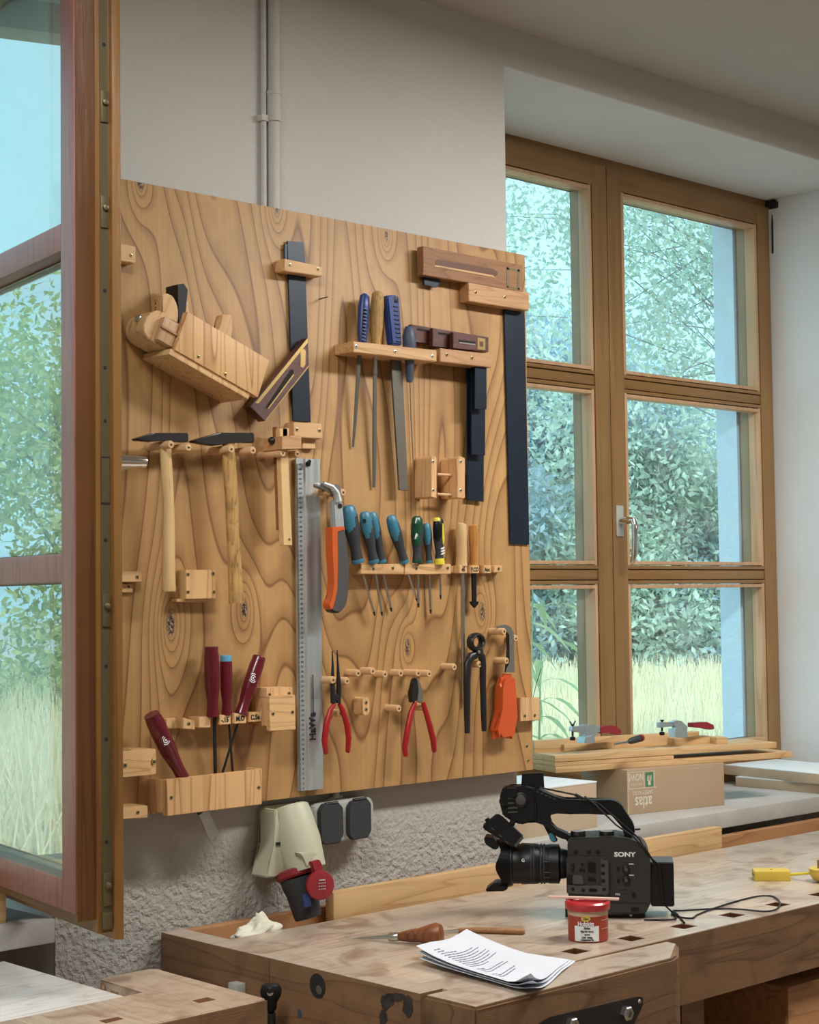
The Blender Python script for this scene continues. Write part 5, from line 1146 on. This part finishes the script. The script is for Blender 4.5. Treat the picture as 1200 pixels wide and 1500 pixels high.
part(t, 'wing', lambda b: (tube(b, [atY(838.5, 1063, Yc1+.009), atY(834.5, 1057, Yc1+.009)], .0018, 8), tube(b, [atY(839.5, 1063, Yc1+.009), atY(843, 1056, Yc1+.009)], .0018, 8)), 'dsteel')
clamp('right toggle clamp with straight red grip', Yc2, dict(base=[(990, 1068), (1007, 1066), (1008, 1080.5), (990, 1080.5)], body=[(985, 1058), (992, 1055), (999, 1056), (1008, 1065), (1007, 1075), (991, 1077), (991, 1066)],
      arm=[(966, 1058), (985, 1058), (986, 1064), (966, 1066)], grip=[(1015.5, 1059), (1036, 1057.5), (1046, 1062), (1047, 1068), (1041, 1069), (1034, 1066.5), (1016, 1065.5)], spindle=(970, 1055.5, 1077)))
t = thing('screwdriver', 'grey and red handled tool lying between the two jigs on the planks', 'screwdriver', atY(925, 1088, Yc2))
part(t, 'grip', lambda b: tube(b, [atY(920, 1086.5, Yc2-.02), atY(924, 1085.5, Yc2-.02), atY(934, 1082.5, Yc2-.02), atY(938, 1081.5, Yc2-.02)], [.004, .0085, .0095, .008], 12), 'rubber')
part(t, 'cap', lambda b: tube(b, [atY(938, 1081.5, Yc2-.02), atY(941, 1080.5, Yc2-.02)], [.0098, .0088], 12), 'ceered')
part(t, 'shaft', lambda b: tube(b, [atY(920, 1086.5, Yc2-.02), atY(900, 1090, Yc2-.02)], .003, 8), 'steel')
# white boards at the right
for i, (xa, ya, xb, yb, z0) in enumerate(((1078, 1152, 1200, 1162.6, SILL), (1061, 1134, 1200, 1148.4, SILL+.0305))):
    a, c = atZ(xa, ya, z0), atZ(xb, yb, z0); av = math.degrees(math.atan2(c.y-a.y, c.x-a.x)); mm = T(a.x, a.y, z0) @ R(av, 'Z')
    t = thing('board', ('lower white-topped board on the sill, set back under the other', 'upper white-topped thick board of the pair at the right end of the sill')[i], 'board', mm)
    part(t, 'core', lambda b: box(b, 0, (c-a).length+.012, 0, .24, 0, .027, mm, bev=.0008), 'pbox')
    part(t, 'surface', lambda b: box(b, 0, (c-a).length+.012, 0, .24, .027, .030, mm, bev=.0004), 'wtop')

# ================================================================== outdoors
rng = np.random.default_rng(7)
def quads(name, V, mt, parent=None, kind=None):
    n = len(V)//4; me = bpy.data.meshes.new(name); me.vertices.add(n*4); me.vertices.foreach_set('co', V.astype(np.float32).ravel())
    me.loops.add(n*4); me.loops.foreach_set('vertex_index', np.arange(n*4, dtype=np.int32)); me.polygons.add(n)
    me.polygons.foreach_set('loop_start', np.arange(0, n*4, 4, dtype=np.int32)); me.materials.append(mt); me.update(); me.validate()
    o = bpy.data.objects.new(name, me); C.objects.link(o)
    if parent: o.parent = parent
    if kind: o['kind'] = kind
    return o
def leaves(cs, s, aspect=.45):
    n = len(cs); a = rng.normal(size=(n, 3)); a /= np.linalg.norm(a, axis=1)[:, None]; b = rng.normal(size=(n, 3)); b -= a*(a*b).sum(1)[:, None]; b /= np.linalg.norm(b, axis=1)[:, None]
    L = s*(.6+.8*rng.random((n, 1))); W = L*aspect
    return np.stack([cs-a*L, cs+b*W, cs+a*L, cs-b*W], 1).reshape(-1, 3)
def tree(label, x, y, h, rad, n, mi, s=.042, zlow=.3, dens=1, group=None, nm='tree'):
    t = thing(nm, label, 'tree' if nm == 'tree' else 'bush', (x, y, GZ), group)
    k = int(40*dens); cl = np.stack([rng.normal(size=k)*rad*.45, rng.normal(size=k)*rad*.45, zlow+(h-zlow)*rng.random(k)], 1)
    cr_ = rad*(.34+.24*rng.random(k)); idx = rng.integers(0, k, n); dv = rng.normal(size=(n, 3)); dv /= np.linalg.norm(dv, axis=1)[:, None]
    cs = cl[idx]+dv*(cr_[idx]*(rng.random(n)**.45))[:, None]; cs[:, 2] = np.clip(cs[:, 2], .05, None)
    quads('foliage', leaves(cs, s), LEAF[mi], t, 'stuff')
    def tr(b):
        tube(b, [(0, 0, -.1), (.05, .02, h*.4), (-.05, .05, h*.8)], [.10, .07, .02], 8)
        for i in range(0, k, 2): tube(b, [(0, 0, h*.25+.2*(i % 5)), tuple(cl[i]*np.array([.5, .5, .9])), tuple(cl[i])], [.035, .018, .006], 5)
    obj('trunk', tr, M['bark'], t, world=False)
    return t
GZ = .15
struct('ground', lambda b: box(b, -70, 90, 3.42, 110, GZ-.2, GZ), M['ground'])
def polar(az, d): return d*math.sin(math.radians(az)), d*math.cos(math.radians(az))
# (azimuth, distance, height, radius, leaves, material)
TREES = [(45.3, 19, 4.9, 1.5, 26000, 0, 'tall dense tree at the left edge of the window view'), (47.9, 18, 4.0, 1.25, 34000, 1, 'blue-green tree whose rounded top shows in the upper left pane'),
         (50.7, 17, 3.0, 1.15, 34000, 0, 'green bush behind the window handle'), (53.3, 18, 3.2, 1.2, 34000, 1, 'blue-green bush in the middle of the right sash'), (56.2, 17.5, 3.3, 1.2, 16000, 0, 'green bush at the right end of the window view'),
         (46.3, 26, 5.6, 1.9, 12000, 1, 'pale tall tree behind the left sash bushes'), (50.9, 27, 3.9, 1.9, 14000, 0, 'wide tree far behind the middle of the window'), (55.2, 27, 4.4, 1.9, 9000, 1, 'far tree behind the right end of the window view')]
for az, dd, h, r_, n, mi, lab in TREES:
    x, y = polar(az, dd); tree(lab, x, y, h, r_, n, mi)
# loose tree nearer the house whose twigs hang across the upper panes
x, y = polar(51.0, 10.5); 
def loose():
    t = thing('tree', 'loose-crowned tree near the house, its twigs hanging over the upper right pane', 'tree', (x, y, GZ))
    n = 15000; k = 60; cl = np.stack([rng.normal(size=k)*.55, rng.normal(size=k)*.55, 2.6+2.3*rng.random(k)], 1); idx = rng.integers(0, k, n)
    cs = cl[idx]+rng.normal(size=(n, 3))*np.array([.17, .17, .15]); quads('foliage', leaves(cs, .026, .42), LEAF[0], t, 'stuff')
    def tr(b):
        tube(b, [(1.0, -.9, -.1), (.9, -.8, 1.8), (.6, -.4, 3.2), (.1, 0, 4.4)], [.06, .045, .025, .008], 8)
        for i in range(k): c_ = cl[i]; tube(b, [(.75, -.6, 2.2+.03*i), tuple(c_*np.array([.7, .7, .98])+np.array([.15, -.1, .05])), tuple(c_), tuple(c_*np.array([1.15, 1.15, .96]))], [.006, .0035, .002, .001], 5)
    obj('trunk', tr, M['bark'], t, world=False)
loose()
x, y = polar(47.6, 9.5)
def twig():
    t = thing('tree', 'slender young tree, only a few leafy twigs showing at the top of the left sash', 'tree', (x+.5, y, GZ))
    n = 420; k = 10; cl = np.stack([-.35+.5*rng.random(k), rng.normal(size=k)*.2, 3.1+1.0*rng.random(k)], 1); idx = rng.integers(0, k, n)
    cs = cl[idx]+rng.normal(size=(n, 3))*np.array([.13, .13, .12]); quads('foliage', leaves(cs, .045, .42), LEAF[0], t, 'stuff')
    def tr(b):
        tube(b, [(.4, 0, -.1), (.4, .02, 2.4), (.3, .05, 4.3)], [.05, .03, .008], 8)
        for i in range(k): tube(b, [(.35, 0, 2.4+.15*i), tuple(cl[i])], [.003, .0012], 5)
    obj('trunk', tr, M['bark'], t, world=False)
# bushes mirrored in the pane of the open sash
for az, dd, h, r_, n, mi, lab in ((-6, 14, 3.6, 2.0, 26000, 2, 'yellow-green bush straight outside the left window'), (4, 15, 3.4, 1.8, 22000, 0, 'green bush outside the left window, nearer the pier'), (-17, 15, 3.8, 1.8, 16000, 0, 'green bush at the far left outside')):
    x, y = polar(az, dd); tree(lab, x, y, h, r_, n, mi)
# weed with long leaves right outside the left pane
t = thing('weed_plant', 'tall weed with long arching leaves close outside the lower left pane', 'plant', (4.44, 4.1, GZ))
def wd(b):
    rnd = random.Random(5)
    for st_ in range(3):
        bx, by = rnd.uniform(-.15, .15), rnd.uniform(-.1, .1); tube(b, [(bx, by, 0), (bx+.03, by, .7), (bx+.06, by, 1.25+.1*st_)], [.006, .005, .002], 6)
        for k in range(15):
            z = .35+.068*k; a = rnd.uniform(0, 6.28); L = .20+.10*rnd.random(); dx, dy = math.cos(a), math.sin(a); px_, py_ = -dy, dx
            for s in range(5):
                q0, q1 = s/5, (s+1)/5; w0 = .016*math.sin(math.pi*max(q0, .03)); w1 = .016*math.sin(math.pi*min(q1, .98))
                P = lambda q, w_, sg: Vector((bx+.04*z+dx*L*q+px_*w_*sg, by+dy*L*q+py_*w_*sg, z+.13*q-.22*q*q))
                addface(b, [b.verts.new(P(q0, w0, -1)), b.verts.new(P(q0, w0, 1)), b.verts.new(P(q1, w1, 1)), b.verts.new(P(q1, w1, -1))])
obj('leaves', wd, LEAF[2], t, world=False, kind='stuff')
# high grass
n = 60000; az = np.radians(rng.uniform(38, 62, n)); dd = 8+9*rng.random(n)**.8; az2 = np.radians(rng.uniform(-22, 10, n)); az[:16000] = az2[:16000]
bx, by = dd*np.sin(az), dd*np.cos(az); hh = .35+.45*rng.random(n); lx = rng.normal(size=n)*.14; ly = rng.normal(size=n)*.14; wd_ = .006; wx = np.cos(az)*wd_; wy_ = -np.sin(az)*wd_
V = np.stack([np.stack([bx-wx, by-wy_, np.full(n, GZ)], 1), np.stack([bx+wx, by+wy_, np.full(n, GZ)], 1), np.stack([bx+lx+wx*.2, by+ly+wy_*.2, GZ+hh], 1), np.stack([bx+lx-wx*.2, by+ly-wy_*.2, GZ+hh], 1)], 1).reshape(-1, 3)
g = quads('grass', V, M['grass'], None, 'stuff'); g['label'] = 'pale high meadow grass outside the windows'; g['category'] = 'grass'
